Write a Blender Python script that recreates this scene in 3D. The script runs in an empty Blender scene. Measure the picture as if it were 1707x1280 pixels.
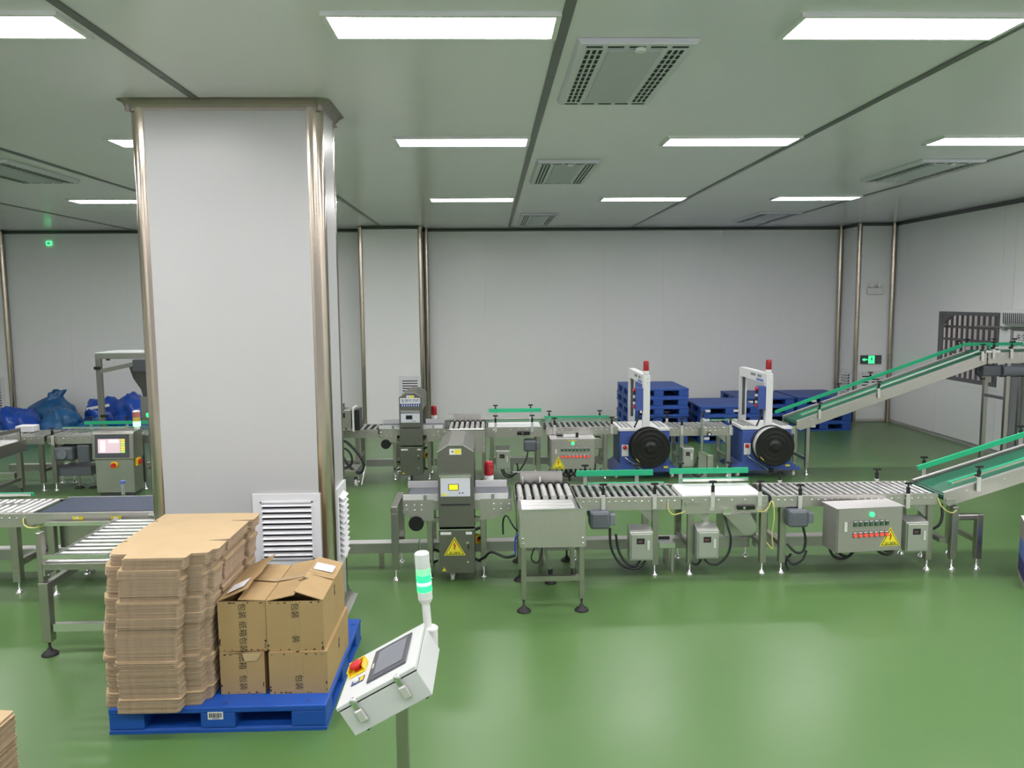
import bpy, bmesh, math, random
from mathutils import Vector, Matrix, Euler

random.seed(7)
SC = bpy.context.scene
COL = SC.collection
R = math.radians

# ------------------------------------------------------------------ camera
cam_d = bpy.data.cameras.new('camera')
cam_d.sensor_width = 36.0
cam_d.sensor_fit = 'HORIZONTAL'
cam_d.lens = 1311.0 / 1707.0 * 36.0
cam_d.clip_start = 0.05
cam_d.clip_end = 200
cam = bpy.data.objects.new('camera', cam_d)
COL.objects.link(cam)
right = Vector((0.99954213, -0.02919309, -0.0079556))
down = Vector((-0.01097123, -0.10464017, -0.99444963))
fwd = Vector((0.02819858, 0.99408159, -0.10491254))
cm = Matrix((right, -down, -fwd)).transposed().to_4x4()
cm.translation = Vector((0, 0, 2.4))
cam.matrix_world = cm
SC.camera = cam

# ------------------------------------------------------------------ world, exposure
W = bpy.data.worlds.new('world')
SC.world = W
W.use_nodes = True
bg = W.node_tree.nodes['Background']
bg.inputs[0].default_value = (0.93, 0.96, 1.0, 1)
bg.inputs[1].default_value = 0.6
SC.view_settings.view_transform = 'Standard'
SC.view_settings.look = 'None'
SC.view_settings.gamma = 1.0
SC.view_settings.use_curve_mapping = False
SC.view_settings.exposure = 0.0
SC.cycles.max_bounces = 4
SC.cycles.diffuse_bounces = 3
SC.cycles.glossy_bounces = 2
SC.cycles.transmission_bounces = 2
SC.cycles.transparent_max_bounces = 4
SC.cycles.caustics_reflective = False
SC.cycles.caustics_refractive = False
SC.cycles.use_adaptive_sampling = True
SC.cycles.adaptive_threshold = 0.05
LIGHT_STRENGTH = 38.0

# ------------------------------------------------------------------ materials
MATS = {}


def mat(name, color, rough=0.5, metal=0.0, var=0.0, vscale=6.0, stretch=(1, 1, 1), bump=0.0, rvar=0.0,
        emit=None, estr=0.0, coat=0.0, alpha=1.0, trans=0.0, spec=0.5, sub=None):
    m = bpy.data.materials.new(name)
    m.use_nodes = True
    nt = m.node_tree
    b = nt.nodes['Principled BSDF']
    c = (*color, 1)
    b.inputs['Base Color'].default_value = c
    b.inputs['Roughness'].default_value = rough
    b.inputs['Metallic'].default_value = metal
    b.inputs['Specular IOR Level'].default_value = spec
    b.inputs['Coat Weight'].default_value = coat
    b.inputs['Coat Roughness'].default_value = 0.12
    b.inputs['Transmission Weight'].default_value = trans
    b.inputs['Alpha'].default_value = alpha
    if emit:
        b.inputs['Emission Color'].default_value = (*emit, 1)
        b.inputs['Emission Strength'].default_value = estr
        if name != 'diffuser':
            m.cycles.emission_sampling = 'NONE'
    if var or bump or rvar:
        tc = nt.nodes.new('ShaderNodeTexCoord')
        mp = nt.nodes.new('ShaderNodeMapping')
        mp.inputs['Scale'].default_value = stretch
        nt.links.new(tc.outputs['Object'], mp.inputs['Vector'])
        n = nt.nodes.new('ShaderNodeTexNoise')
        n.inputs['Scale'].default_value = vscale
        n.inputs['Detail'].default_value = 5
        nt.links.new(mp.outputs['Vector'], n.inputs['Vector'])
        if var:
            mx = nt.nodes.new('ShaderNodeMix')
            mx.data_type = 'RGBA'
            mx.inputs[6].default_value = tuple(max(0, x * (1 - var)) for x in color) + (1,)
            mx.inputs[7].default_value = tuple(min(1, x * (1 + var)) for x in color) + (1,)
            nt.links.new(n.outputs['Fac'], mx.inputs[0])
            nt.links.new(mx.outputs[2], b.inputs['Base Color'])
        if rvar:
            mr = nt.nodes.new('ShaderNodeMapRange')
            mr.inputs['To Min'].default_value = max(0.02, rough - rvar)
            mr.inputs['To Max'].default_value = min(1, rough + rvar)
            nt.links.new(n.outputs['Fac'], mr.inputs['Value'])
            nt.links.new(mr.outputs['Result'], b.inputs['Roughness'])
        if bump:
            bp = nt.nodes.new('ShaderNodeBump')
            bp.inputs['Strength'].default_value = bump
            bp.inputs['Distance'].default_value = 0.01
            nt.links.new(n.outputs['Fac'], bp.inputs['Height'])
            nt.links.new(bp.outputs['Normal'], b.inputs['Normal'])
    MATS[name] = m
    return m


mat('steel', (0.46, 0.445, 0.41), 0.34, 1.0, var=0.06, vscale=9, stretch=(1, 1, 14), rvar=0.08)
mat('cabinet_steel', (0.44, 0.43, 0.40), 0.48, 0.75, var=0.05, vscale=6, stretch=(1, 1, 10), rvar=0.06)
mat('steel_side', (0.56, 0.54, 0.51), 0.38, 0.85, var=0.07, vscale=8, stretch=(14, 1, 1), rvar=0.08)
mat('steel_dull', (0.50, 0.50, 0.47), 0.42, 1.0, var=0.08, vscale=5, rvar=0.1)
mat('steel_bright', (0.82, 0.82, 0.80), 0.22, 1.0)
mat('roller_steel', (0.68, 0.68, 0.67), 0.33, 0.95)
mat('roller_zinc', (0.74, 0.74, 0.72), 0.42, 0.85)
mat('trim_steel', (0.52, 0.455, 0.375), 0.20, 1.0, var=0.05, vscale=4, stretch=(6, 6, 0.5), rvar=0.06)
mat('detector_steel', (0.215, 0.215, 0.19), 0.42, 0.85, var=0.05, vscale=5, stretch=(1, 1, 10), rvar=0.06)
mat('steel_baked_sheen', (0.74, 0.72, 0.71), 0.32, 0.45)  # paler, less metallic steel: overhead lamp reflection put into the colour
mat('cove_steel', (0.30, 0.265, 0.235), 0.42, 0.75)
mat('chrome', (0.85, 0.85, 0.85), 0.12, 1.0)
mat('wall_panel', (0.88, 0.88, 0.88), 0.33, 0.0, var=0.02, vscale=0.6, stretch=(1.5, 1.5, 0.3), rvar=0.04)
mat('column_panel', (0.50, 0.502, 0.505), 0.32, 0.0, var=0.015, vscale=0.7, rvar=0.03)
mat('ceiling_panel', (0.85, 0.81, 0.89), 0.21, 0.0, var=0.02, vscale=0.5, rvar=0.04)
mat('ceiling_bar', (0.20, 0.20, 0.20), 0.45, 0.6)
mat('cove_dark', (0.10, 0.105, 0.105), 0.35, 0.7)
mat('vent_white', (0.78, 0.78, 0.80), 0.4)
mat('vent_dark', (0.02, 0.02, 0.025), 0.8)
mat('light_frame', (0.80, 0.80, 0.82), 0.4)
mat('diffuser', (0.9, 0.9, 0.9), 0.5, emit=(1.0, 0.955, 0.985), estr=LIGHT_STRENGTH)
mat('cassette', (0.74, 0.71, 0.82), 0.4)
mat('cassette_mesh', (0.58, 0.56, 0.66), 0.5, var=0.1, vscale=200)
mat('green_guide', (0.03, 0.50, 0.24), 0.35)
mat('green_guide_top', (0.30, 0.66, 0.50), 0.35)
mat('green_belt', (0.02, 0.13, 0.075), 0.35, var=0.1, vscale=3)
mat('white_belt', (0.80, 0.81, 0.80), 0.4)
mat('dark_belt', (0.030, 0.045, 0.085), 0.45, var=0.1, vscale=3)
mat('black_plastic', (0.012, 0.012, 0.013), 0.35)
mat('black_rubber', (0.015, 0.015, 0.015), 0.6)
mat('cable_black', (0.012, 0.013, 0.015), 0.45)
mat('cable_yellow', (0.75, 0.70, 0.22), 0.45)
mat('tube_blue', (0.05, 0.10, 0.65), 0.35)
mat('motor_grey', (0.125, 0.14, 0.16), 0.45, var=0.05, vscale=20)
mat('motor_light', (0.20, 0.22, 0.25), 0.45)
mat('box_grey', (0.50, 0.52, 0.48), 0.35, 0.55, rvar=0.05, vscale=6)
mat('handle_white', (0.70, 0.71, 0.68), 0.35)
mat('plastic_white', (0.80, 0.80, 0.80), 0.4)
mat('paper_white', (0.82, 0.82, 0.83), 0.7)
mat('arch_white', (0.78, 0.79, 0.78), 0.38)
mat('machine_blue', (0.055, 0.10, 0.36), 0.42, var=0.06, vscale=4)
mat('pallet_blue', (0.012, 0.085, 0.42), 0.42, var=0.12, vscale=5, bump=0.05)
mat('pallet_blue_old', (0.02, 0.075, 0.33), 0.5, var=0.12, vscale=4)
mat('red_lens', (0.42, 0.012, 0.02), 0.25)
mat('red_button', (0.60, 0.02, 0.02), 0.35)
mat('red_lit', (0.8, 0.05, 0.03), 0.35, emit=(1.0, 0.06, 0.03), estr=1.1)
mat('green_lit', (0.02, 0.5, 0.12), 0.3, emit=(0.05, 1.0, 0.25), estr=2.0)
mat('green_glow', (0.02, 0.6, 0.10), 0.25, emit=(0.02, 1.0, 0.16), estr=2.6)
mat('green_core', (0.6, 1.0, 0.7), 0.25, emit=(0.30, 1.0, 0.55), estr=1.7)
mat('green_pale', (0.35, 0.80, 0.50), 0.25, emit=(0.10, 0.80, 0.25), estr=0.55)
mat('green_dark_button', (0.05, 0.16, 0.07), 0.35)
mat('lens_clear', (0.70, 0.76, 0.72), 0.2)
mat('lens_red_pale', (0.60, 0.16, 0.15), 0.3)
mat('lens_yellow_pale', (0.65, 0.50, 0.10), 0.3)
mat('yellow', (0.80, 0.66, 0.02), 0.4)
mat('sign_yellow', (0.86, 0.78, 0.04), 0.5)
mat('sign_black', (0.015, 0.015, 0.015), 0.5)
mat('sign_red', (0.55, 0.06, 0.02), 0.5)
mat('estop_yellow', (0.85, 0.60, 0.02), 0.35)
mat('panel_white', (0.70, 0.72, 0.80), 0.4)
mat('screen_yellow', (0.7, 0.7, 0.02), 0.3, emit=(1.0, 0.95, 0.03), estr=0.75)
mat('screen_dark', (0.02, 0.025, 0.03), 0.2)
mat('display_maroon', (0.16, 0.05, 0.06), 0.3)
mat('screen_off', (0.20, 0.21, 0.24), 0.18)
mat('screen_lit', (0.5, 0.45, 0.47), 0.3, emit=(1.0, 0.90, 0.93), estr=0.75)
mat('screen_grid', (0.5, 0.35, 0.4), 0.3, emit=(0.85, 0.68, 0.72), estr=0.6)
mat('screen_amber', (0.6, 0.5, 0.1), 0.3, emit=(0.9, 0.75, 0.12), estr=0.7)
mat('screen_lime', (0.4, 0.6, 0.1), 0.3, emit=(0.45, 0.8, 0.2), estr=0.7)
mat('box_paint', (0.66, 0.68, 0.67), 0.35)
mat('bezel', (0.085, 0.09, 0.105), 0.3)
mat('cardboard', (0.54, 0.40, 0.225), 0.75, var=0.10, vscale=6, bump=0.03)
mat('cardboard_edge', (0.37, 0.275, 0.195), 0.85, var=0.22, vscale=60, bump=0.1)
mat('cardboard_box', (0.43, 0.29, 0.135), 0.72, var=0.12, vscale=5, bump=0.03)
mat('tape', (0.45, 0.31, 0.155), 0.22)
mat('print_black', (0.02, 0.017, 0.012), 0.6)
mat('print_grey', (0.25, 0.26, 0.28), 0.6)
mat('print_blue', (0.02, 0.05, 0.28), 0.5)
mat('bag_blue', (0.015, 0.075, 0.42), 0.3, var=0.45, vscale=5, bump=1.0)
mat('bag_teal', (0.02, 0.11, 0.27), 0.3, var=0.5, vscale=5, bump=1.0)
mat('door_grey', (0.30, 0.31, 0.32), 0.4)
mat('window_frame', (0.16, 0.165, 0.17), 0.4, 0.4)
mat('stair_brown', (0.10, 0.075, 0.07), 0.6)
mat('outside_wall', (0.80, 0.74, 0.70), 0.8)
mat('purple_print', (0.035, 0.02, 0.14), 0.5)
mat('carton_blue', (0.10, 0.16, 0.52), 0.5)
mat('carton_grey', (0.30, 0.26, 0.24), 0.6)
mat('reel_black', (0.010, 0.009, 0.010), 0.33, rvar=0.08, vscale=8)
mat('strap_white', (0.75, 0.76, 0.74), 0.4)
mat('alu_profile', (0.30, 0.30, 0.27), 0.4, 0.8)
mat('hood_mesh', (0.16, 0.16, 0.15), 0.5, 0.5, var=0.35, vscale=80)


def floor_material():
    m = bpy.data.materials.new('epoxy_floor')
    m.use_nodes = True
    nt = m.node_tree
    b = nt.nodes['Principled BSDF']
    tc = nt.nodes.new('ShaderNodeTexCoord')
    n1 = nt.nodes.new('ShaderNodeTexNoise')
    n1.inputs['Scale'].default_value = 0.5
    n1.inputs['Detail'].default_value = 4
    n2 = nt.nodes.new('ShaderNodeTexNoise')
    n2.inputs['Scale'].default_value = 1.5
    n2.inputs['Detail'].default_value = 6
    for n in (n1, n2):
        nt.links.new(tc.outputs['Object'], n.inputs['Vector'])
    rp = nt.nodes.new('ShaderNodeValToRGB')
    rp.color_ramp.elements[0].position = 0.3
    rp.color_ramp.elements[0].color = (0.085, 0.178, 0.050, 1)
    rp.color_ramp.elements[1].position = 0.7
    rp.color_ramp.elements[1].color = (0.102, 0.203, 0.063, 1)
    nt.links.new(n1.outputs['Fac'], rp.inputs['Fac'])
    nt.links.new(rp.outputs['Color'], b.inputs['Base Color'])
    mr = nt.nodes.new('ShaderNodeMapRange')
    mr.inputs['From Min'].default_value = 0.3
    mr.inputs['From Max'].default_value = 0.7
    mr.inputs['To Min'].default_value = 0.285
    mr.inputs['To Max'].default_value = 0.32
    nt.links.new(n2.outputs['Fac'], mr.inputs['Value'])
    nt.links.new(mr.outputs['Result'], b.inputs['Roughness'])
    MATS['epoxy_floor'] = m


floor_material()

# ------------------------------------------------------------------ mesh helpers
ORG = {}


class MB:
    def __init__(s):
        s.v, s.f, s.sm = [], [], []

    def add(s, vs, fs, smooth=False):
        o = len(s.v)
        s.v += [Vector(v) for v in vs]
        s.f += [tuple(i + o for i in f) for f in fs]
        s.sm += [smooth] * len(fs)
        return s

    def box(s, x0, x1, y0, y1, z0, z1):
        vs = [(x, y, z) for z in (z0, z1) for y in (y0, y1) for x in (x0, x1)]
        return s.add(vs, [(0, 2, 3, 1), (4, 5, 7, 6), (0, 1, 5, 4), (2, 6, 7, 3), (0, 4, 6, 2), (1, 3, 7, 5)])

    def obox(s, M, sx, sy, sz):
        vs = [M @ Vector((x * sx / 2, y * sy / 2, z * sz / 2)) for z in (-1, 1) for y in (-1, 1) for x in (-1, 1)]
        return s.add(vs, [(0, 2, 3, 1), (4, 5, 7, 6), (0, 1, 5, 4), (2, 6, 7, 3), (0, 4, 6, 2), (1, 3, 7, 5)])

    def bar(s, p0, p1, w, h, up=(0, 0, 1)):
        p0, p1 = Vector(p0), Vector(p1)
        d = (p1 - p0).normalized()
        u = Vector(up)
        if abs(d.dot(u)) > 0.98:
            u = Vector((0, 1, 0))
        sd = d.cross(u).normalized()
        u = sd.cross(d).normalized()
        vs = []
        for p in (p0, p1):
            for a, b in ((-1, -1), (1, -1), (1, 1), (-1, 1)):
                vs.append(p + sd * a * w / 2 + u * b * h / 2)
        return s.add(vs, [(3, 2, 1, 0), (4, 5, 6, 7), (0, 1, 5, 4), (1, 2, 6, 5), (2, 3, 7, 6), (3, 0, 4, 7)])

    def cyl(s, p0, p1, r, n=14, r2=None, caps=True):
        p0, p1 = Vector(p0), Vector(p1)
        r2 = r if r2 is None else r2
        d = (p1 - p0).normalized()
        u = Vector((0, 0, 1)) if abs(d.z) < 0.9 else Vector((1, 0, 0))
        a = d.cross(u).normalized()
        b = d.cross(a)
        vs = []
        for p, rr in ((p0, r), (p1, r2)):
            for k in range(n):
                t = 2 * math.pi * k / n
                vs.append(p + a * math.cos(t) * rr + b * math.sin(t) * rr)
        s.add(vs, [(k, (k + 1) % n, n + (k + 1) % n, n + k) for k in range(n)], True)
        if caps:
            s.add(vs[:n], [tuple(reversed(range(n)))])
            s.add(vs[n:], [tuple(range(n))])
        return s

    def tube(s, pts, r, n=8, sub=6, closed=False):
        P = [Vector(p) for p in pts]
        if sub > 1 and len(P) > 2:
            out = []
            L = len(P)
            for i in range(L - 1):
                a, b, c, d = P[max(i - 1, 0)], P[i], P[i + 1], P[min(i + 2, L - 1)]
                for k in range(sub):
                    t = k / sub
                    out.append(0.5 * ((2 * b) + (c - a) * t + (2 * a - 5 * b + 4 * c - d) * t * t + (3 * b - a - 3 * c + d) * t ** 3))
            out.append(P[-1])
            P = out
        vs = []
        prev = None
        for i, p in enumerate(P):
            d = (P[min(i + 1, len(P) - 1)] - P[max(i - 1, 0)]).normalized()
            if prev is None:
                u = Vector((0, 0, 1)) if abs(d.z) < 0.9 else Vector((1, 0, 0))
                a = d.cross(u).normalized()
            else:
                a = (prev - d * prev.dot(d)).normalized()
            prev = a
            b = d.cross(a)
            for k in range(n):
                t = 2 * math.pi * k / n
                vs.append(p + a * math.cos(t) * r + b * math.sin(t) * r)
        fs = []
        for i in range(len(P) - 1):
            for k in range(n):
                fs.append((i * n + k, i * n + (k + 1) % n, (i + 1) * n + (k + 1) % n, (i + 1) * n + k))
        s.add(vs, fs, True)
        m = len(vs)
        s.add(vs[:n], [tuple(reversed(range(n)))])
        s.add(vs[m - n:], [tuple(range(n))])
        return s

    def prism(s, poly, axis, a0, a1):
        """poly: 2D points in the plane of the two other axes (in xyz order), extruded along axis"""
        def mk(p, a):
            if axis == 'x':
                return (a, p[0], p[1])
            if axis == 'y':
                return (p[0], a, p[1])
            return (p[0], p[1], a)
        n = len(poly)
        vs = [mk(p, a0) for p in poly] + [mk(p, a1) for p in poly]
        fs = [tuple(range(n)), tuple(reversed(range(n, 2 * n)))]
        fs += [(k, n + k, n + (k + 1) % n, (k + 1) % n) for k in range(n)]
        return s.add(vs, fs)

    def lathe(s, prof, c, n=16, M=None, smooth=True):
        vs = []
        M = M or Matrix.Translation(Vector(c))
        for r, z in prof:
            for k in range(n):
                t = 2 * math.pi * k / n
                vs.append(M @ Vector((r * math.cos(t), r * math.sin(t), z)))
        fs = []
        for i in range(len(prof) - 1):
            for k in range(n):
                fs.append((i * n + k, i * n + (k + 1) % n, (i + 1) * n + (k + 1) % n, (i + 1) * n + k))
        s.add(vs, fs, smooth)
        m = len(vs)
        if prof[0][0] > 1e-4:
            s.add(vs[:n], [tuple(reversed(range(n)))])
        if prof[-1][0] > 1e-4:
            s.add(vs[m - n:], [tuple(range(n))])
        return s

    def mesh(s, name, m, off=Vector((0, 0, 0)), bevel=0.0, fix=True):
        me = bpy.data.meshes.new(name)
        me.from_pydata([v - off for v in s.v], [], s.f)
        for p, sm in zip(me.polygons, s.sm):
            p.use_smooth = sm
        if bevel or fix:
            bm = bmesh.new()
            bm.from_mesh(me)
            if bevel:
                bmesh.ops.remove_doubles(bm, verts=bm.verts, dist=1e-5)
                bmesh.ops.recalc_face_normals(bm, faces=bm.faces)
                es = [e for e in bm.edges if len(e.link_faces) == 2 and e.calc_face_angle(0) > 0.5]
                bmesh.ops.bevel(bm, geom=es, offset=bevel, segments=2, affect='EDGES', profile=0.5, clamp_overlap=True)
            else:
                bmesh.ops.recalc_face_normals(bm, faces=bm.faces)
            bm.to_mesh(me)
            bm.free()
        me.materials.append(MATS[m])
        return me

    def build(s, name, m, parent=None, bevel=0.0):
        off = ORG.get(parent.name, Vector((0, 0, 0))) if parent else Vector((0, 0, 0))
        me = s.mesh(name, m, off, bevel)
        return link(name, me, parent)


def link(name, data, parent=None):
    o = bpy.data.objects.new(name, data)
    COL.objects.link(o)
    if parent:
        o.parent = parent
        ORG[o.name] = ORG.get(parent.name, Vector((0, 0, 0)))
    else:
        ORG[o.name] = Vector((0, 0, 0))
    return o


def inst(name, me, parent, loc, rot=(0, 0, 0), scale=(1, 1, 1)):
    """an object that shares mesh data; its own origin at loc (world), children of it are given in its local frame"""
    o = bpy.data.objects.new(name, me)
    COL.objects.link(o)
    off = Vector((0, 0, 0))
    if parent:
        o.parent = parent
        off = ORG.get(parent.name, Vector((0, 0, 0)))
    o.location = Vector(loc) - off
    o.rotation_euler = rot
    o.scale = scale
    ORG[o.name] = Vector(loc)
    return o


def tag(o, label=None, cat=None, group=None, kind=None):
    if label:
        o['label'] = label
    if cat:
        o['category'] = cat
    if group:
        o['group'] = group
    if kind:
        o['kind'] = kind
    return o


def thing(name, label, cat, loc, rotz=0.0, group=None):
    o = bpy.data.objects.new(name, None)
    o.empty_display_size = 0.1
    COL.objects.link(o)
    o.location = loc
    o.rotation_euler = (0, 0, rotz)
    ORG[o.name] = Vector(loc) if abs(rotz) < 1e-9 else Vector((0, 0, 0))
    return tag(o, label, cat, group)


def struct(name, mb, m, parent=None, bevel=0.0, label=None):
    o = mb.build(name, m, parent, bevel)
    if not parent:
        o['kind'] = 'structure'
        if label:
            o['label'] = label
    return o


def copy_tree(o, parent=None):
    c = o.copy()
    COL.objects.link(c)
    if parent:
        c.parent = parent
    for ch in list(o.children):
        copy_tree(ch, c)
    return c


CACHE = {}


def cached(key, fn):
    if key not in CACHE:
        CACHE[key] = fn()
    return CACHE[key]


def text_mesh(body, size, m):
    def mk():
        cu = bpy.data.curves.new('lettering', 'FONT')
        cu.body = body
        cu.size = size
        cu.align_x = 'CENTER'
        cu.align_y = 'CENTER'
        cu.extrude = 0.0004
        cu.resolution_u = 2
        o = bpy.data.objects.new('lettering', cu)
        COL.objects.link(o)
        dg = bpy.context.evaluated_depsgraph_get()
        me = bpy.data.meshes.new_from_object(o.evaluated_get(dg))
        bpy.data.objects.remove(o)
        bpy.data.curves.remove(cu)
        me.name = 'lettering'
        me.materials.clear()
        me.materials.append(MATS[m])
        return me
    return cached(('t', body, size, m), mk)


def text(body, size, m, parent, loc, rot=(math.pi / 2, 0, 0)):
    return inst('lettering', text_mesh(body, size, m), parent, loc, rot)


# ------------------------------------------------------------------ the setting
ZC = 3.83
YW = 15.8
XR = 7.8
XL = -11.5
YF = 0.45

fl_ = MB().box(XL - 0.2, XR + 0.2, YF - 0.2, YW + 0.2, -0.1, 0)
struct('floor', fl_, 'epoxy_floor', label='glossy green epoxy factory floor')

# ceiling: sheet, panels per bay, dark bars between them
TB = [-9.3, -6.88, -4.47, -2.04, 0.41, 2.83, 5.28]
ce = struct('ceiling', MB().box(XL - 0.2, XR + 0.2, YF - 0.2, YW + 0.2, ZC + 0.05, ZC + 0.15), 'ceiling_panel',
            label='pale grey panel ceiling with recessed light strips')
xs = [XL] + TB + [XR]
for a, b in zip(xs[:-1], xs[1:]):
    MB().box(a + 0.004, b - 0.004, YF, YW, ZC, ZC + 0.049).build('ceiling_panel', 'ceiling_panel', ce)
for x in TB:
    for y0, y1 in ((YF, 5.2), (5.205, 10.4), (10.405, YW)):
        MB().box(x - 0.027, x + 0.027, y0, y1, ZC - 0.008, ZC - 0.0005).build('ceiling_bar', 'ceiling_bar', ce)


def cove(x0, y0, x1, y1, nx, ny, name, m='cove_dark', r=0.06, z=ZC, flip=1):
    """quarter round strip along a wall-ceiling (flip 1) or wall-floor (flip -1) corner; n = direction into the room"""
    mb = MB()
    prof = [(0, 0), (r, 0)]
    for k in range(1, 5):
        t = math.pi / 2 * k / 5
        prof.append((r - r * math.sin(t), -(r - r * math.cos(t))))
    prof.append((0, -r))
    vs = []
    for (x, y) in ((x0, y0), (x1, y1)):
        for a, b in prof:
            vs.append((x + nx * a, y + ny * a, z + flip * b))
    n = len(prof)
    mb.add(vs, [tuple(range(n)), tuple(range(n, 2 * n))] + [(k, (k + 1) % n, n + (k + 1) % n, n + k) for k in range(n)])
    return mb


def wall_panels(parent, axis, c, t, a0, a1, z0, z1, w, m='wall_panel'):
    n = max(1, round((a1 - a0) / w))
    d = (a1 - a0) / n
    for k in range(n):
        p, q = a0 + k * d + 0.0006, a0 + (k + 1) * d - 0.0006
        if axis == 'x':
            MB().box(p, q, c, c + t, z0, z1).build('wall_panel', m, parent, 0.0015)
        else:
            MB().box(c, c + t, p, q, z0, z1).build('wall_panel', m, parent, 0.0015)


wb = struct('wall_back', MB().box(XL, XR, YW + 0.05, YW + 0.15, 0, ZC), 'wall_panel', label='far wall of pale grey sandwich panels')
wall_panels(wb, 'x', YW, 0.049, -9.42, -2.49, 0, ZC - 0.002, 1.16)
wall_panels(wb, 'x', YW, 0.049, -1.25, 7.06, 0, ZC - 0.002, 1.16)
wl = struct('wall_left', MB().box(XL - 0.15, XL, YF, YW, 0, ZC), 'wall_panel', label='left wall of pale grey panels')

# right wall round window and door
wr = struct('wall_right', MB().box(XR + 0.05, XR + 0.06, YF, 10.4, 0, ZC), 'wall_panel', label='right wall of pale grey sandwich panels')
wall_panels(wr, 'y', XR, 0.049, 13.46, YW, 0, ZC - 0.002, 1.17)
MB().box(XR, XR + 0.049, 11.83, 13.455, 0, 1.015).build('wall_panel', 'wall_panel', wr)
MB().box(XR, XR + 0.049, 11.83, 13.455, 2.165, ZC - 0.002).build('wall_panel', 'wall_panel', wr)
MB().box(XR, XR + 0.049, 11.56, 11.825, 0, ZC - 0.002).build('wall_panel', 'wall_panel', wr)
MB().box(XR, XR + 0.049, 10.5, 11.555, 2.05, ZC - 0.002).build('wall_panel', 'wall_panel', wr)
wall_panels(wr, 'y', XR, 0.049, YF, 10.495, 0, ZC - 0.002, 1.17)

# wall with the viewing opening, behind the lens
wf = struct('wall_front', MB().box(XL, -4.6, YF - 0.15, YF, 0, ZC), 'wall_panel', label='near wall with the viewing opening')
MB().box(5.2, XR, YF - 0.15, YF, 0, ZC).build('wall_panel', 'wall_panel', wf)
MB().box(-4.6, 5.2, YF - 0.15, YF, 0, 0.9).build('wall_panel', 'wall_panel', wf)
MB().box(-4.6, 5.2, YF - 0.15, YF, 3.2, ZC).build('wall_panel', 'wall_panel', wf)

# pilasters on the far wall


def half_round(x, y, z0, z1, r):
    mb = MB()
    mb.cyl((x, y, z0), (x, y, z1), r, 20)
    return mb


def grille(parent, x0, x1, y, z0, z1, n, face='front', xf=None):
    """louvred vent grille: frame and slats; face front (normal -y) or side (normal along +-x at x=xf)"""
    g = None
    fw = 0.055

    def B(a0, a1, d0, d1, zz0, zz1):
        if face == 'front':
            return MB().box(a0, a1, y - d1, y - d0, zz0, zz1)
        s = 1 if face == 'right' else -1
        X0, X1 = xf + s * d0, xf + s * d1
        return MB().box(min(X0, X1), max(X0, X1), a0, a1, zz0, zz1)
    mb = MB()
    for q in (B(x0, x0 + fw, 0, 0.018, z0, z1), B(x1 - fw, x1, 0, 0.018, z0, z1),
              B(x0 + fw, x1 - fw, 0, 0.018, z1 - fw, z1), B(x0 + fw, x1 - fw, 0, 0.018, z0, z0 + fw)):
        mb.add(q.v, q.f)
    for q in (B(x0 + fw, x0 + fw + 0.012, 0, 0.026 if face == 'front' else 0.012, z0 + fw, z1 - fw), B(x1 - fw - 0.012, x1 - fw, 0, 0.026 if face == 'front' else 0.012, z0 + fw, z1 - fw),
              B(x0 + fw, x1 - fw, 0, 0.026 if face == 'front' else 0.012, z1 - fw - 0.012, z1 - fw), B(x0 + fw, x1 - fw, 0, 0.026 if face == 'front' else 0.012, z0 + fw, z0 + fw + 0.012)):
        mb.add(q.v, q.f)
    g = mb.build('vent_grille', 'vent_white', parent)
    B(x0 + fw, x1 - fw, 0.0005, 0.002, z0 + fw, z1 - fw).build('backing', 'vent_dark', g)
    zz0, zz1 = z0 + fw + 0.012, z1 - fw - 0.012
    p = (zz1 - zz0) / n
    for k in range(n):
        za = zz0 + k * p
        prof = [(0.004, za + p * 0.90), (0.008, za + p * 0.94), (0.030, za + p * 0.42), (0.026, za + p * 0.36)]
        if face != 'front':
            prof = [(0.002, za + p * 0.95), (0.008, za + p * 0.99), (0.052, za + p * 0.30), (0.046, za + p * 0.24)]
        s_ = MB()
        if face == 'front':
            s_.prism([(y - d, z) for d, z in prof], 'x', x0 + fw + 0.012, x1 - fw - 0.012)
        else:
            sg = 1 if face == 'right' else -1
            s_.prism([(xf + sg * d, z) for d, z in prof], 'y', x0 + fw + 0.012, x1 - fw - 0.012)
        s_.build('slat', 'vent_white', g)
    return g


def pilaster(name, x0, x1, y0, label):
    o = struct(name, MB().box(x0, x1, y0, YW, 0, ZC - 0.001), 'wall_panel', label=label)
    return o


pl = pilaster('wall_pilaster_1', -11.4, -9.45, 15.72, 'boxed pilaster at the far left corner')
pm = pilaster('wall_pilaster_2', -2.44, -1.29, 15.2, 'boxed pilaster behind the distant metal detector')
pr = pilaster('wall_pilaster_3', 7.10, 7.79, 15.04, 'boxed pilaster in the far right corner with exit sign')
half_round(-9.45, 15.74, 0, ZC - 0.01, 0.05).build('corner_trim', 'trim_steel', pl)
half_round(-2.43, 15.22, 0, ZC - 0.01, 0.045).build('corner_trim', 'trim_steel', pm)
half_round(-1.30, 15.22, 0, ZC - 0.01, 0.045).build('corner_trim', 'trim_steel', pm)
half_round(7.11, 15.06, 0, ZC - 0.01, 0.045).build('corner_trim', 'trim_steel', pr)
half_round(7.76, 15.02, 0, ZC - 0.01, 0.045).build('corner_trim', 'trim_steel', pr)
half_round(7.06, 15.76, 0, ZC - 0.01, 0.045).build('corner_trim', 'trim_steel', pr)
half_round(-1.23, 15.76, 0, ZC - 0.01, 0.045).build('corner_trim', 'trim_steel', pm)
half_round(-2.49, 15.76, 0, ZC - 0.01, 0.045).build('corner_trim', 'trim_steel', pm)
grille(pl, -10.3, -9.57, 15.72, 0.25, 0.99, 12)
grille(pm, -1.76, -1.33, 15.2, 0.42, 0.985, 9)
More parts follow.
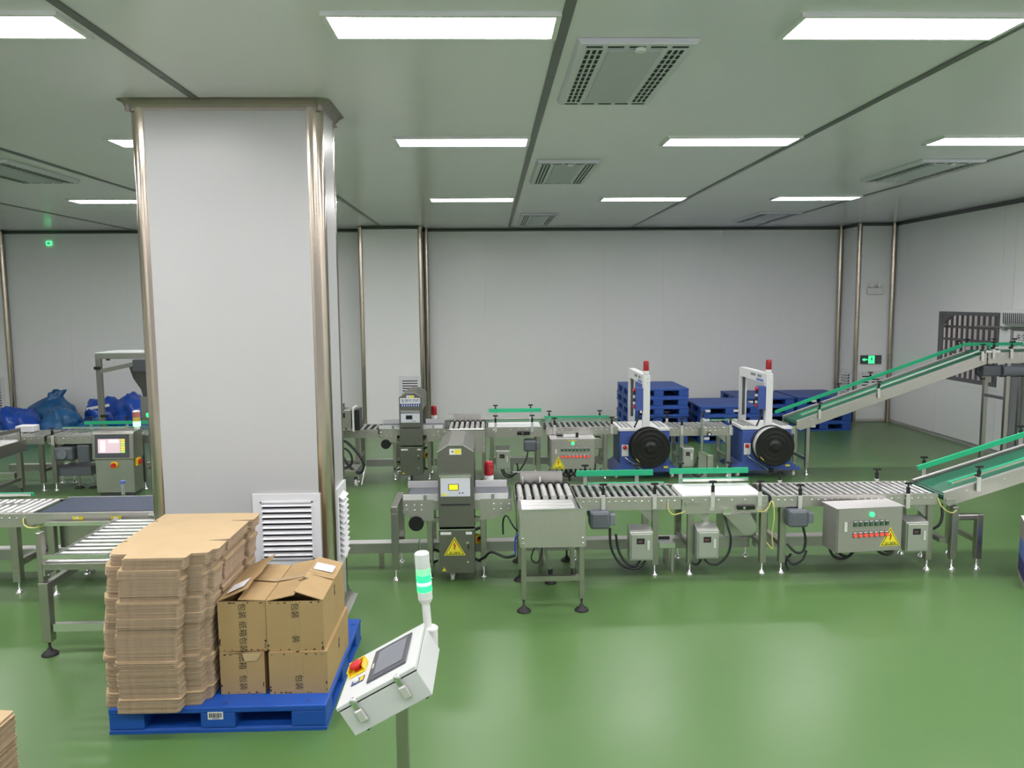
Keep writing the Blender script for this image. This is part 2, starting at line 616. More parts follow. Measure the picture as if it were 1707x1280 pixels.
grille(pr, 7.17, 7.66, 15.04, 0.30, 1.0, 10)
grille(pr, 15.18, 15.62, None, 0.30, 1.0, 10, 'left', 7.10)

k = 1
for a in ((-9.45, YW, -2.44, YW, 0, -1), (-1.29, YW, 7.1, YW, 0, -1), (-2.44, 15.2, -1.29, 15.2, 0, -1), (7.1, 15.04, XR, 15.04, 0, -1),
          (-11.4, 15.72, -9.45, 15.72, 0, -1), (7.1, 15.04, 7.1, YW, -1, 0), (-1.29, 15.2, -1.29, YW, 1, 0), (-2.44, 15.2, -2.44, YW, -1, 0), (XR, YF, XR, 15.04, -1, 0)):
    struct('trim_%d' % k, cove(*a, ''), 'cove_dark')
    k += 1
struct('baseboard_right', cove(XR, YF, XR, 15.04, -1, 0, '', z=0, flip=-1, r=0.05), 'steel_dull')
struct('baseboard_back', cove(-1.29, YW, 7.1, YW, 0, -1, '', z=0, flip=-1, r=0.05), 'steel_dull')
struct('baseboard_left', cove(-9.45, YW, -2.44, YW, 0, -1, '', z=0, flip=-1, r=0.05), 'steel_dull')
struct('baseboard_corner', cove(7.1, 15.04, XR, 15.04, 0, -1, '', z=0, flip=-1, r=0.05), 'steel_dull')

# ------------------------------------------------------------------ free standing column
CX0, CX1, CY0, CY1 = -2.53, -1.185, 5.80, 6.34
co = struct('column', MB().box(CX0 + 0.03, CX1 - 0.03, CY0 + 0.03, CY1 - 0.03, 0, ZC - 0.001), 'cove_dark',
            label='large panel clad column with stainless corners')
MB().box(CX0 + 0.07, CX1 - 0.07, CY0, CY0 + 0.029, 0, ZC - 0.002).build('cladding_panel', 'column_panel', co)
MB().box(CX0 + 0.07, CX1 - 0.07, CY1 - 0.029, CY1, 0, ZC - 0.002).build('cladding_panel', 'column_panel', co)
MB().box(CX0, CX0 + 0.029, CY0 + 0.07, CY1 - 0.07, 0, ZC - 0.002).build('cladding_panel', 'column_panel', co)
MB().box(CX1 - 0.029, CX1, CY0 + 0.07, CY1 - 0.07, 0, ZC - 0.002).build('cladding_panel', 'column_panel', co)
for sx, x in ((1, CX0), (-1, CX1)):
    for sy, y in ((1, CY0), (-1, CY1)):
        mb = MB()
        mb.cyl((x + sx * 0.072, y + sy * 0.072, 0), (x + sx * 0.072, y + sy * 0.072, ZC - 0.003), 0.078, 32)
        mb.build('corner_trim', 'trim_steel', co)
for a in ((CX0 - 0.0, CY0, CX1, CY0, 0, -1), (CX1, CY0, CX1, CY1, 1, 0), (CX0, CY0, CX0, CY1, -1, 0), (CX0, CY1, CX1, CY1, 0, 1)):
    cove(*a, '', r=0.075).build('ceiling_cove', 'cove_steel', co)
    cove(*a, '', r=0.075, z=0, flip=-1).build('floor_cove', 'steel_dull', co)
for sx, x in ((-1, CX0), (1, CX1)):
    for sy, y in ((-1, CY0), (1, CY1)):
        MB().lathe([(0.02, -0.075), (0.022, -0.05), (0.035, -0.022), (0.075, 0)], (x, y, ZC), 16).build('cove_corner', 'cove_steel', co)
grille(co, -1.775, -1.275, CY0, 0.43, 0.985, 10)
grille(co, 5.895, 6.245, None, 0.36, 0.985, 11, 'right', CX1)

# ------------------------------------------------------------------ ceiling fittings


def light_mesh():
    w, d = 1.2, 0.37
    f = MB()
    t = 0.028
    f.box(-w / 2, w / 2, -d / 2, -d / 2 + t, -0.022, 0)
    f.box(-w / 2, w / 2, d / 2 - t, d / 2, -0.022, 0)
    f.box(-w / 2, -w / 2 + t, -d / 2 + t, d / 2 - t, -0.022, 0)
    f.box(w / 2 - t, w / 2, -d / 2 + t, d / 2 - t, -0.022, 0)
    g = MB().box(-w / 2 + t, w / 2 - t, -d / 2 + t, d / 2 - t, -0.018, -0.004)
    return f.mesh('light_frame', 'light_frame'), g.mesh('light_diffuser', 'diffuser')


LF, LD = light_mesh()
ROWS = ((1.25, 'above the viewing side'), (4.26, 'nearest'), (7.23, 'middle'), (11.25, 'farthest'))
LCOL = ((-7.6, 'far left bay'), (-5.14, 'left bay'), (-2.7, 'bay over the column'), (-0.22, 'centre bay'), (2.19, 'bay right of centre'), (4.65, 'right hand bay'), (6.98, 'added bay at the right wall'))  # last column: unseen lamps added to brighten the right wall
for y, rn in ROWS:
    for x, cn in LCOL:
        if x > 6 and y > 8:
            continue
        if y < 4 or (y < 5 and not (-3 < x < 4)) or (x < -7 and y < 12) or (y < 7.5 and x < -5) or x > 6:
            lab = 'unseen white ceiling light panel outside the picture'
        else:
            lab = 'white ceiling light panel, %s row, %s' % (rn, cn)
        t = thing('ceiling_light', lab, 'light', (x, y, ZC), 0, 'recessed light panels')
        inst('frame', LF, t, (x, y, ZC))
        inst('diffuser', LD, t, (x, y, ZC))


def cassette(x0, x1, y0, y1, label):
    t = thing('air_cassette', label, 'air conditioner', ((x0 + x1) / 2, (y0 + y1) / 2, ZC), 0, 'ceiling air cassettes')
    z = ZC
    f = MB()
    f.prism([(x0, z), (x1, z), (x1 - 0.02, z - 0.035), (x0 + 0.02, z - 0.035)], 'y', y0, y1)
    f.build('frame', 'cassette', t, 0.006)
    cxx, w = (x0 + x1) / 2, x1 - x0
    MB().box(x0 + 0.19, x1 - 0.19, y0 + 0.10, y1 - 0.10, z - 0.043, z - 0.0355).build('intake_grille', 'cassette_mesh', t, 0.003)
    for sd in (-1, 1):
        pm_ = MB()
        n = 13
        for i in range(n):
            for j in range(3):
                xx = cxx + sd * (w / 2 - 0.075 - j * 0.034)
                yy = y0 + 0.14 + (y1 - y0 - 0.28) * i / (n - 1)
                pm_.box(xx - 0.010, xx + 0.010, yy - 0.032, yy + 0.032, z - 0.0375, z - 0.0352)
        o = pm_.build('slot_field', 'vent_dark', t)
        o['kind'] = 'stuff'
    for yy in (y0 + 0.05, y1 - 0.05):
        for i in range(5):
            xx = x0 + 0.10 + (w - 0.20) * i / 4
            MB().box(xx - 0.045, xx + 0.045, yy - 0.011, yy + 0.011, z - 0.0375, z - 0.0352).build('louvre', 'vent_dark', t)
    MB().lathe([(0.03, -0.055), (0.03, -0.036)], (cxx + 0.02, y0 + 0.07, z), 14).build('sensor', 'plastic_white', t)
    return t


cassette(0.50, 1.18, 4.46, 5.82, 'large perforated ceiling air cassette nearest the lens, right of centre bar')
cassette(0.50, 1.17, 8.20, 9.66, 'middle perforated ceiling air cassette right of the centre bar')
cassette(0.53, 1.17, 13.12, 14.8, 'distant small ceiling air cassette right of the centre bar')
cassette(4.50, 5.20, 8.22, 9.60, 'flat dark ceiling air cassette at the right of the picture')
cassette(4.46, 5.20, 13.05, 14.5, 'distant ceiling air cassette above the conveyor incline')
cassette(-5.42, -4.72, 8.08, 9.46, 'ceiling air cassette at the left edge beside the column')

# ------------------------------------------------------------------ wall fittings
# exit sign on the right pilaster
t = thing('exit_sign', 'lit green exit sign with arrow on the corner pilaster', 'sign', (7.4, 15.04, 1.21))
MB().box(7.195, 7.605, 15.012, 15.04, 1.13, 1.30).build('housing', 'bezel', t, 0.005)
MB().box(7.345, 7.465, 15.009, 15.0115, 1.14, 1.29).build('running_figure_panel', 'green_lit', t)
fig = MB()
fig.box(7.395, 7.42, 15.006, 15.0085, 1.20, 1.25)
fig.lathe([(0.0, 0), (0.012, 0), (0.012, 0.002), (0, 0.002)], (0, 0, 0), 10, Matrix.Translation((7.405, 15.0085, 1.268)) @ Matrix.Rotation(math.pi / 2, 4, 'X'))
fig.bar((7.40, 15.007, 1.205), (7.365, 15.007, 1.165), 0.002, 0.012, (0, 1, 0))
fig.bar((7.41, 15.007, 1.205), (7.44, 15.007, 1.165), 0.002, 0.012, (0, 1, 0))
fig.bar((7.40, 15.007, 1.24), (7.37, 15.007, 1.22), 0.002, 0.01, (0, 1, 0))
fig.build('running_figure', 'green_dark_button', t)
MB().prism([(7.22, 1.215), (7.27, 1.245), (7.27, 1.225), (7.325, 1.225), (7.325, 1.205), (7.27, 1.205), (7.27, 1.185)], 'y', 15.008, 15.0115).build('arrow', 'green_lit', t)

t = thing('emergency_light', 'white twin lamp emergency light above the exit sign', 'emergency light', (7.41, 15.04, 2.48))
MB().box(7.26, 7.56, 14.98, 15.04, 2.47, 2.60).build('housing', 'plastic_white', t, 0.01)
for x in (7.33, 7.49):
    MB().cyl((x, 14.97, 2.64), (x, 15.03, 2.64), 0.04, 16).build('lamp', 'chrome', t)
    MB().cyl((x, 15.0, 2.60), (x, 15.0, 2.64), 0.012, 8).build('lamp_stem', 'bezel', t)

t = thing('exit_sign', 'tiny lit green sign high on the left wall near the ceiling', 'sign', (-8.55, 15.8, 3.58))
MB().box(-8.61, -8.51, 15.775, 15.8, 3.55, 3.63).build('housing', 'green_lit', t, 0.004)
MB().box(-8.585, -8.535, 15.772, 15.7745, 3.57, 3.61).build('figure', 'plastic_white', t)

# window in the right wall with the steel stair behind it
wn = struct('window_1', MB().box(XR - 0.01, XR + 0.06, 11.83, 11.88, 1.02, 2.16), 'window_frame', label='dark framed window in the right wall')
for q in ((13.40, 13.45, 1.02, 2.16), (11.88, 13.40, 1.02, 1.07), (11.88, 13.40, 2.11, 2.16)):
    MB().box(XR - 0.01, XR + 0.06, *q).build('frame_bar', 'window_frame', wn)
MB().box(XR + 0.02, XR + 0.026, 11.88, 13.40, 1.07, 2.11).build('pane', 'screen_dark', wn)
gm = bpy.data.materials.new('window_glass')
gm.use_nodes = True
nt = gm.node_tree
for n in list(nt.nodes):
    if n.type == 'BSDF_PRINCIPLED':
        nt.nodes.remove(n)
out = [n for n in nt.nodes if n.type == 'OUTPUT_MATERIAL'][0]
tr = nt.nodes.new('ShaderNodeBsdfTransparent')
tr.inputs[0].default_value = (0.93, 0.93, 0.93, 1)
gl = nt.nodes.new('ShaderNodeBsdfGlossy')
gl.inputs['Roughness'].default_value = 0.02
ms = nt.nodes.new('ShaderNodeMixShader')
ms.inputs[0].default_value = 0.06
nt.links.new(tr.outputs[0], ms.inputs[1])
nt.links.new(gl.outputs[0], ms.inputs[2])
nt.links.new(ms.outputs[0], out.inputs[0])
MATS['window_glass'] = gm
wn.children[-1].data.materials[0] = gm
MB().box(XR - 0.014, XR - 0.0005, 11.78, 13.50, 2.165, 2.21).build('lintel', 'wall_panel', wn)
MB().box(XR - 0.014, XR - 0.0005, 11.78, 13.50, 0.96, 1.015).build('sill', 'wall_panel', wn)

st = thing('steel_staircase', 'dark steel stair and railing seen through the window', 'staircase', (9.0, 13.8, 0))
X = 9.2
for z in (1.05, 1.3, 1.55, 1.8, 2.05):
    MB().box(X, X + 0.04, 12.4, 17.0, z, z + 0.05).build('rail', 'stair_brown', st)
for i in range(26):
    y = 12.6 + i * 0.17
    MB().box(X + 0.045, X + 0.075, y, y + 0.045, 0.0, 2.6).build('baluster', 'stair_brown', st)
MB().bar((X - 0.1, 16.9, 1.25), (X - 0.1, 14.2, 2.75), 0.06, 0.24).build('stringer', 'stair_brown', st)
MB().box(X - 0.2, X + 0.1, 12.2, 17.2, 2.42, 2.75).build('landing', 'stair_brown', st)
MB().box(X - 0.02, X + 0.12, 12.25, 12.37, 0, 2.42).build('post', 'stair_brown', st)
MB().box(X - 0.02, X + 0.12, 17.05, 17.2, 0, 2.42).build('post', 'stair_brown', st)
struct('wall_outside', MB().box(10.6, 10.7, 10.5, 20, 0, 4.5), 'outside_wall', label='pale wall outside beyond the window')
struct('ground_outside', MB().box(XR + 0.2, 10.6, 9, 20, -0.1, 0), 'outside_wall', label='ground outside the window')

# door with notice
dr = struct('door_1', MB().box(XR + 0.01, XR + 0.05, 10.56, 11.50, 0, 2.0), 'door_grey', label='grey door in the right wall with a notice')
for q in ((10.50, 10.56, 0, 2.05), (11.50, 11.555, 0, 2.05), (10.56, 11.50, 2.0, 2.05)):
    MB().box(XR - 0.008, XR + 0.05, *q).build('door_frame', 'door_grey', dr)
t = thing('notice_board', 'white notice with black characters on the grey door', 'notice', (XR, 11.2, 1.6))
MB().box(XR - 0.004, XR + 0.0095, 10.85, 11.49, 1.60, 1.90).build('sheet', 'paper_white', t)
text('未生产时', 0.115, 'print_black', t, (XR - 0.0045, 11.20, 1.80), (math.pi / 2, 0, -math.pi / 2))
text('严禁打开', 0.115, 'print_black', t, (XR - 0.0045, 11.20, 1.68), (math.pi / 2, 0, -math.pi / 2))

t = thing('air_curtain', 'white air curtain with curved fins above the door', 'air curtain', (XR, 11.2, 1.95))
mb = MB()
prof = [(XR, 2.22), (XR - 0.16, 2.22), (XR - 0.20, 2.17), (XR - 0.19, 2.02), (XR - 0.10, 1.965), (XR, 1.965)]
mb.prism([(a, b) for a, b in prof], 'y', 10.35, 11.50)
mb.build('housing', 'plastic_white', t, 0.008)
for i in range(24):
    y = 11.44 - i * 0.045
    MB().prism([(XR - 0.205, 2.165), (XR - 0.194, 2.172), (XR - 0.187, 2.02), (XR - 0.199, 2.02)], 'y', y, y + 0.02).build('fin', 'bezel', t)
MB().cyl((XR - 0.03, 10.4, 1.945), (XR - 0.03, 12.3, 1.945), 0.014, 8).build('conduit', 'steel_dull', t)
MB().box(XR - 0.05, XR, 11.64, 11.70, 1.90, 1.96).build('conduit_clip', 'steel_dull', t)

# ------------------------------------------------------------------ machine building blocks


def foot_mesh(kind):
    def mk():
        mb = MB()
        if kind == 'pad':
            mb.lathe([(0.055, 0.0), (0.055, 0.008), (0.042, 0.022), (0.02, 0.034), (0.014, 0.05), (0.009, 0.052), (0.009, 0.13)], (0, 0, 0), 16)
            return mb.mesh('foot_pad', 'black_rubber')
        mb.lathe([(0.032, 0.0), (0.032, 0.006), (0.016, 0.026), (0.008, 0.034), (0.008, 0.12)], (0, 0, 0), 14)
        return mb.mesh('foot_steel', 'chrome')
    return cached(('foot', kind), mk)


def leg(parent, x, y, zt, w=0.05, d=0.05, kind='steel', m='steel'):
    def mk():
        h = zt - 0.10
        return MB().box(-w / 2, w / 2, -d / 2, d / 2, 0, h).mesh('leg', m, bevel=0.004)
    o = inst('leg', cached(('leg', round(zt, 3), w, d, m), mk), parent, (x, y, 0.10))
    inst('levelling_foot', foot_mesh(kind), o, (x, y, 0.0))
    return o


def roller_mesh(r, L, m, rings=0):
    def mk():
        mb = MB()
        mb.cyl((0, -L / 2, 0), (0, L / 2, 0), r, 14)
        mb.cyl((0, -L / 2 - 0.012, 0), (0, L / 2 + 0.012, 0), 0.006, 6)
        return mb.mesh('roller', m)
    return cached(('roller', r, round(L, 3), m), mk)


def bolt_mesh():
    def mk():
        mb = MB()
        mb.lathe([(0.0085, 0), (0.0085, 0.004), (0.006, 0.007), (0, 0.0075)], (0, 0, 0), 8, Matrix.Rotation(math.pi / 2, 4, 'X'))
        return mb.mesh('bolt', 'chrome')
    return cached('bolt', mk)


def bolt(parent, x, y, z):
    return inst('bolt', bolt_mesh(), parent, (x, y, z))


def knob(parent, x, y, z, clamp=True, back=False):
    """guide clamp: steel bracket, rod and black T knob"""
    s = -1 if not back else 1

    def mk():
        mb = MB()
        mb.box(-0.014, 0.014, -0.010, 0.010, -0.035, 0.030)
        mb.cyl((0, 0, 0.03), (0, 0, 0.052), 0.008, 8)
        mb.prism([(-0.030, 0.052), (0.030, 0.052), (0.036, 0.064), (0.026, 0.070), (-0.026, 0.070), (-0.036, 0.064)], 'y', -0.011, 0.011)
        return mb.mesh('clamp_knob', 'black_plastic', bevel=0.002)

    def mk2():
        mb = MB()
        mb.box(-0.017, 0.017, -0.012, 0.000, -0.16, -0.035)
        mb.box(-0.017, 0.017, -0.012, 0.016, -0.04, -0.03)
        return mb.mesh('clamp_bracket', 'steel_baked_sheen', bevel=0.002)
    o = inst('clamp_knob', cached('knob', mk), parent, (x, y, z))
    if clamp:
        inst('clamp_bracket', cached('brk', mk2), o, (x, y, z))
    for q in o.children:
        q.location = (0, 0, 0)
    return o


def guide(parent, p0, p1, knobs=(), front=True, h=0.036, base=None):
    """green guide strip from p0 to p1 (points on its lower edge)"""
    p0, p1 = Vector(p0), Vector(p1)
    mb = MB()
    up = Vector((0, 0, h / 2))
    mb.bar(p0 + up, p1 + up, 0.022, h)
    o = mb.build('guide_strip', 'green_guide', parent)
    b = MB()
    by = 0.018 * (-1 if front else 1)
    b.bar(p0 + up + Vector((0.01, by, 0)), p1 + up + Vector((-0.01, by, 0)), 0.014, h * 0.8)
    b.build('strip_backing', 'steel_bright', o)
    d = p1 - p0
    for t in knobs:
        q = p0 + d * t
        s = -1 if front else 1
        knob(parent, q.x, q.y + s * 0.045, q.z + 0.03)
        MB().cyl((q.x, q.y + s * 0.075, q.z + 0.018), (q.x, q.y + s * 0.005, q.z + 0.018), 0.006, 6).build('clamp_rod', 'chrome', parent)
    return o


def motor_meshes():
    def mk():
        mb = MB()
        mb.box(-0.085, 0.085, -0.075, 0.10, -0.075, 0.075)
        a = mb.mesh('motor_body', 'motor_grey', bevel=0.02)
        fn = MB()
        for i in range(9):
            z = -0.052 + i * 0.013
            fn.box(-0.062, 0.062, -0.084, -0.074, z, z + 0.006)
        b = fn.mesh('motor_fin', 'motor_light')
        c = MB().box(0.085, 0.135, -0.06, 0.05, -0.045, 0.05).mesh('terminal_box', 'motor_light', bevel=0.008)
        g = MB().cyl((-0.02, 0.10, 0), (-0.02, 0.22, 0), 0.06, 16).mesh('gearbox', 'motor_grey')
        return a, b, c, g
    return cached('motor', mk)


def motor(parent, x, y, z, rot=0.0):
    a, b, c, g = motor_meshes()
    o = inst('motor', a, parent, (x, y, z), (0, 0, rot))
    for n, q in (('fan_grille', b), ('terminal_box', c), ('gearbox', g)):
        w = inst(n, q, o, (x, y, z))
        if n == 'fan_grille':
            w['kind'] = 'stuff'
    return o


def inverter_box(parent, x0, x1, yf, z0, z1, depth=0.16, slope=0.04, handle_right=True):
    mb = MB()
    mb.prism([(yf, z0), (yf, z1), (yf + depth, z1 + slope), (yf + depth, z0)], 'x', x0, x1)
    o = mb.build('inverter_box', 'box_grey', parent, 0.004)
    w = x1 - x0
    MB().box(x0 + 0.012, x1 - 0.012, yf - 0.012, yf - 0.0005, z0 + 0.012, z1 - 0.012).build('door', 'box_grey', o, 0.004)
    MB().box(x0 + w * 0.28, x0 + w * 0.62, yf - 0.0145, yf - 0.0122, z0 + (z1 - z0) * 0.60, z0 + (z1 - z0) * 0.80).build('display', 'screen_dark', o)
    MB().box(x0 + w * 0.34, x0 + w * 0.52, yf - 0.016, yf - 0.0146, z0 + (z1 - z0) * 0.65, z0 + (z1 - z0) * 0.73).build('display_window', 'display_maroon', o)
    hx = x0 + w * 0.78
    MB().box(hx - 0.011, hx + 0.011, yf - 0.022, yf - 0.0122, z0 + (z1 - z0) * 0.40, z0 + (z1 - z0) * 0.72).build('latch', 'handle_white', o, 0.004)
    return o


def cable(parent, pts, r=0.008, m='cable_black', name='cable'):
    return MB().tube(pts, r, 8, 6).build(name, m, parent)


def side_rails(parent, x0, x1, yf, yb, zt, rh, m='steel_side'):
    for y, s in ((yf, 1), (yb, -1)):
        mb = MB()
        ya, yb_ = (y, y + 0.004) if s > 0 else (y - 0.004, y)
        mb.box(x0, x1, ya, yb_, zt - rh, zt)
        yi0, yi1 = (y + 0.004, y + 0.035) if s > 0 else (y - 0.035, y - 0.004)
        mb.box(x0, x1, yi0, yi1, zt - 0.004, zt)
        mb.box(x0, x1, yi0, yi1, zt - rh, zt - rh + 0.004)
        mb.build('side_rail', m, parent)


def conveyor(name, label, x0, x1, yf, yb, zt, rh, legs, pitch=0.06, r=0.0185, belt=None, bolts=True, stretch=0.24, rm='roller_steel', legw=0.055,
             foot='steel', group=None, backlegs=True):
    t = thing(name, label, 'conveyor', ((x0 + x1) / 2, (yf + yb) / 2, 0), 0, group)
    side_rails(t, x0, x1, yf, yb, zt, rh)
    ym = (yf + yb) / 2
    if belt:
        mb = MB()
        mb.prism([(x0 + 0.012, zt - 0.035), (x0 + 0.02, zt - 0.005), (x0 + 0.04, zt + 0.004), (x1 - 0.04, zt + 0.004), (x1 - 0.02, zt - 0.005), (x1 - 0.012, zt - 0.035), (x1 - 0.05, zt - 0.06), (x0 + 0.05, zt - 0.06)],
                 'y', yf + 0.037, yb - 0.037)
        mb.build('belt', belt, t)
        for x in (x0 + 0.045, x1 - 0.045):
            MB().cyl((x, yf + 0.01, zt - 0.03), (x, yb - 0.01, zt - 0.03), 0.020, 12).build('end_drum', 'steel_dull', t)
    else:
        n = int((x1 - x0 - 0.02) / pitch)
        L = yb - yf - 0.076
        me = roller_mesh(r, L, rm)
        for k in range(n):
            x = x0 + 0.01 + (k + 0.5) * (x1 - x0 - 0.02) / n
            inst('roller', me, t, (x, ym, zt - 0.012))
        MB().box(x0 + 0.01, x1 - 0.01, yf + 0.036, yb - 0.036, zt - 0.075, zt - 0.07).build('drip_tray', 'vent_dark', t)
    if bolts:
        n = int((x1 - x0) / (pitch * 1.0 if not belt else 0.11))
        for k in range(n):
            x = x0 + 0.03 + (k + 0.5) * (x1 - x0 - 0.06) / n
            bolt(t, x, yf, zt - (0.035 if not belt else 0.03))
    for x in legs:
        leg(t, x, yf + legw / 2 + 0.004, zt - rh + 0.03, legw, legw, foot)
        if backlegs:
            leg(t, x, yb - legw / 2 - 0.004, zt - rh + 0.03, legw, legw, foot)
            MB().box(x - 0.02, x + 0.02, yf + legw, yb - legw, stretch, stretch + 0.04).build('cross_bar', 'steel', t)
            MB().box(x - 0.02, x + 0.02, yf + legw, yb - legw, zt - rh + 0.0, zt - rh + 0.03).build('cross_bar', 'steel', t)
    return t


def bracket_plate(t, x, yf, z, s=1):
    """triangular steel gusset with holes' rims under a rail, at a leg"""
    mb = MB()
    mb.prism([(x, z), (x - s * 0.13, z), (x, z - 0.12)], 'y', yf + 0.03, yf + 0.034)
    mb.build('gusset', 'steel_dull', t)


# ------------------------------------------------------------------ warning triangle


def warning_sign(parent, cx, y, cz, w, tilt=0.0, words=True):
    """flat triangular sticker facing -y; parent must be unrotated, or local coordinates given"""
    h = w * 0.87

    def tri(sc, dy, m, name, par):
        def P(a, b):
            ca, sa = math.cos(tilt), math.sin(tilt)
            return (cx + a * ca - b * sa, cz + a * sa + b * ca)
        q = h * (1 - sc) * 0.33
        pts = [P(-w / 2 * sc, -h / 3 * sc), P(w / 2 * sc, -h / 3 * sc), P(0, h * 2 / 3 * sc)]
        return MB().prism(pts, 'y', y - dy, y - dy + 0.0012).build(name, m, par)
    o = tri(1.0, 0.0015, 'sign_yellow', 'warning_sign', parent)
    tri(0.87, 0.0028, 'sign_black', 'border', o)
    tri(0.78, 0.0041, 'sign_yellow', 'field', o)
    s = w / 0.25
    b = MB()
    pts = [(0.012, 0.105), (-0.022, 0.045), (0.0, 0.05), (-0.012, 0.008), (0.006, -0.012), (0.004, 0.012), (0.022, 0.058), (0.002, 0.052)]
    ca, sa = math.cos(tilt), math.sin(tilt)
    pts = [(cx + (a * ca - b_ * sa) * s * 0.95, cz + (a * sa + b_ * ca) * s * 0.95) for a, b_ in pts]
    b.prism(pts, 'y', y - 0.0055, y - 0.0042).build('lightning_bolt', 'sign_red', o)
    if words:
        q = text('当心触电', w * 0.135, 'sign_black', o, (cx - math.sin(tilt) * -w * 0.18, y - 0.0046, cz - w * 0.175), (math.pi / 2, 0, 0))
        q.rotation_euler = Euler((math.pi / 2, -tilt, 0), 'XYZ')
    return o


# ------------------------------------------------------------------ metal detector


def beacon(label, x, y, z0, pole=0.12, r=0.036, group='red alarm beacons'):
    t = thing('alarm_beacon', label, 'beacon', (x, y, z0), 0, group)
    MB().cyl((x, y, z0), (x, y, z0 + pole), r * 0.8, 14).build('stem', 'steel_dull', t)
    MB().lathe([(r * 1.02, 0), (r * 1.02, 0.045), (r * 0.9, 0.05)], (x, y, z0 + pole), 18).build('base', 'plastic_white', t)
    m = MB()
    m.lathe([(r, 0), (r * 1.04, 0.01), (r * 0.95, 0.115), (r * 0.85, 0.128), (r * 0.3, 0.134), (0, 0.134)], (x, y, z0 + pole + 0.05), 18)
    m.build('lens', 'red_lens', t)
    for i in range(7):
        zz = z0 + pole + 0.062 + i * 0.014
        MB().lathe([(r * 1.0, 0), (r * 1.07, 0.002), (r * 1.07, 0.005), (r * 1.0, 0.007)], (x, y, zz), 16).build('lens_rib', 'red_lens', t)
    return t


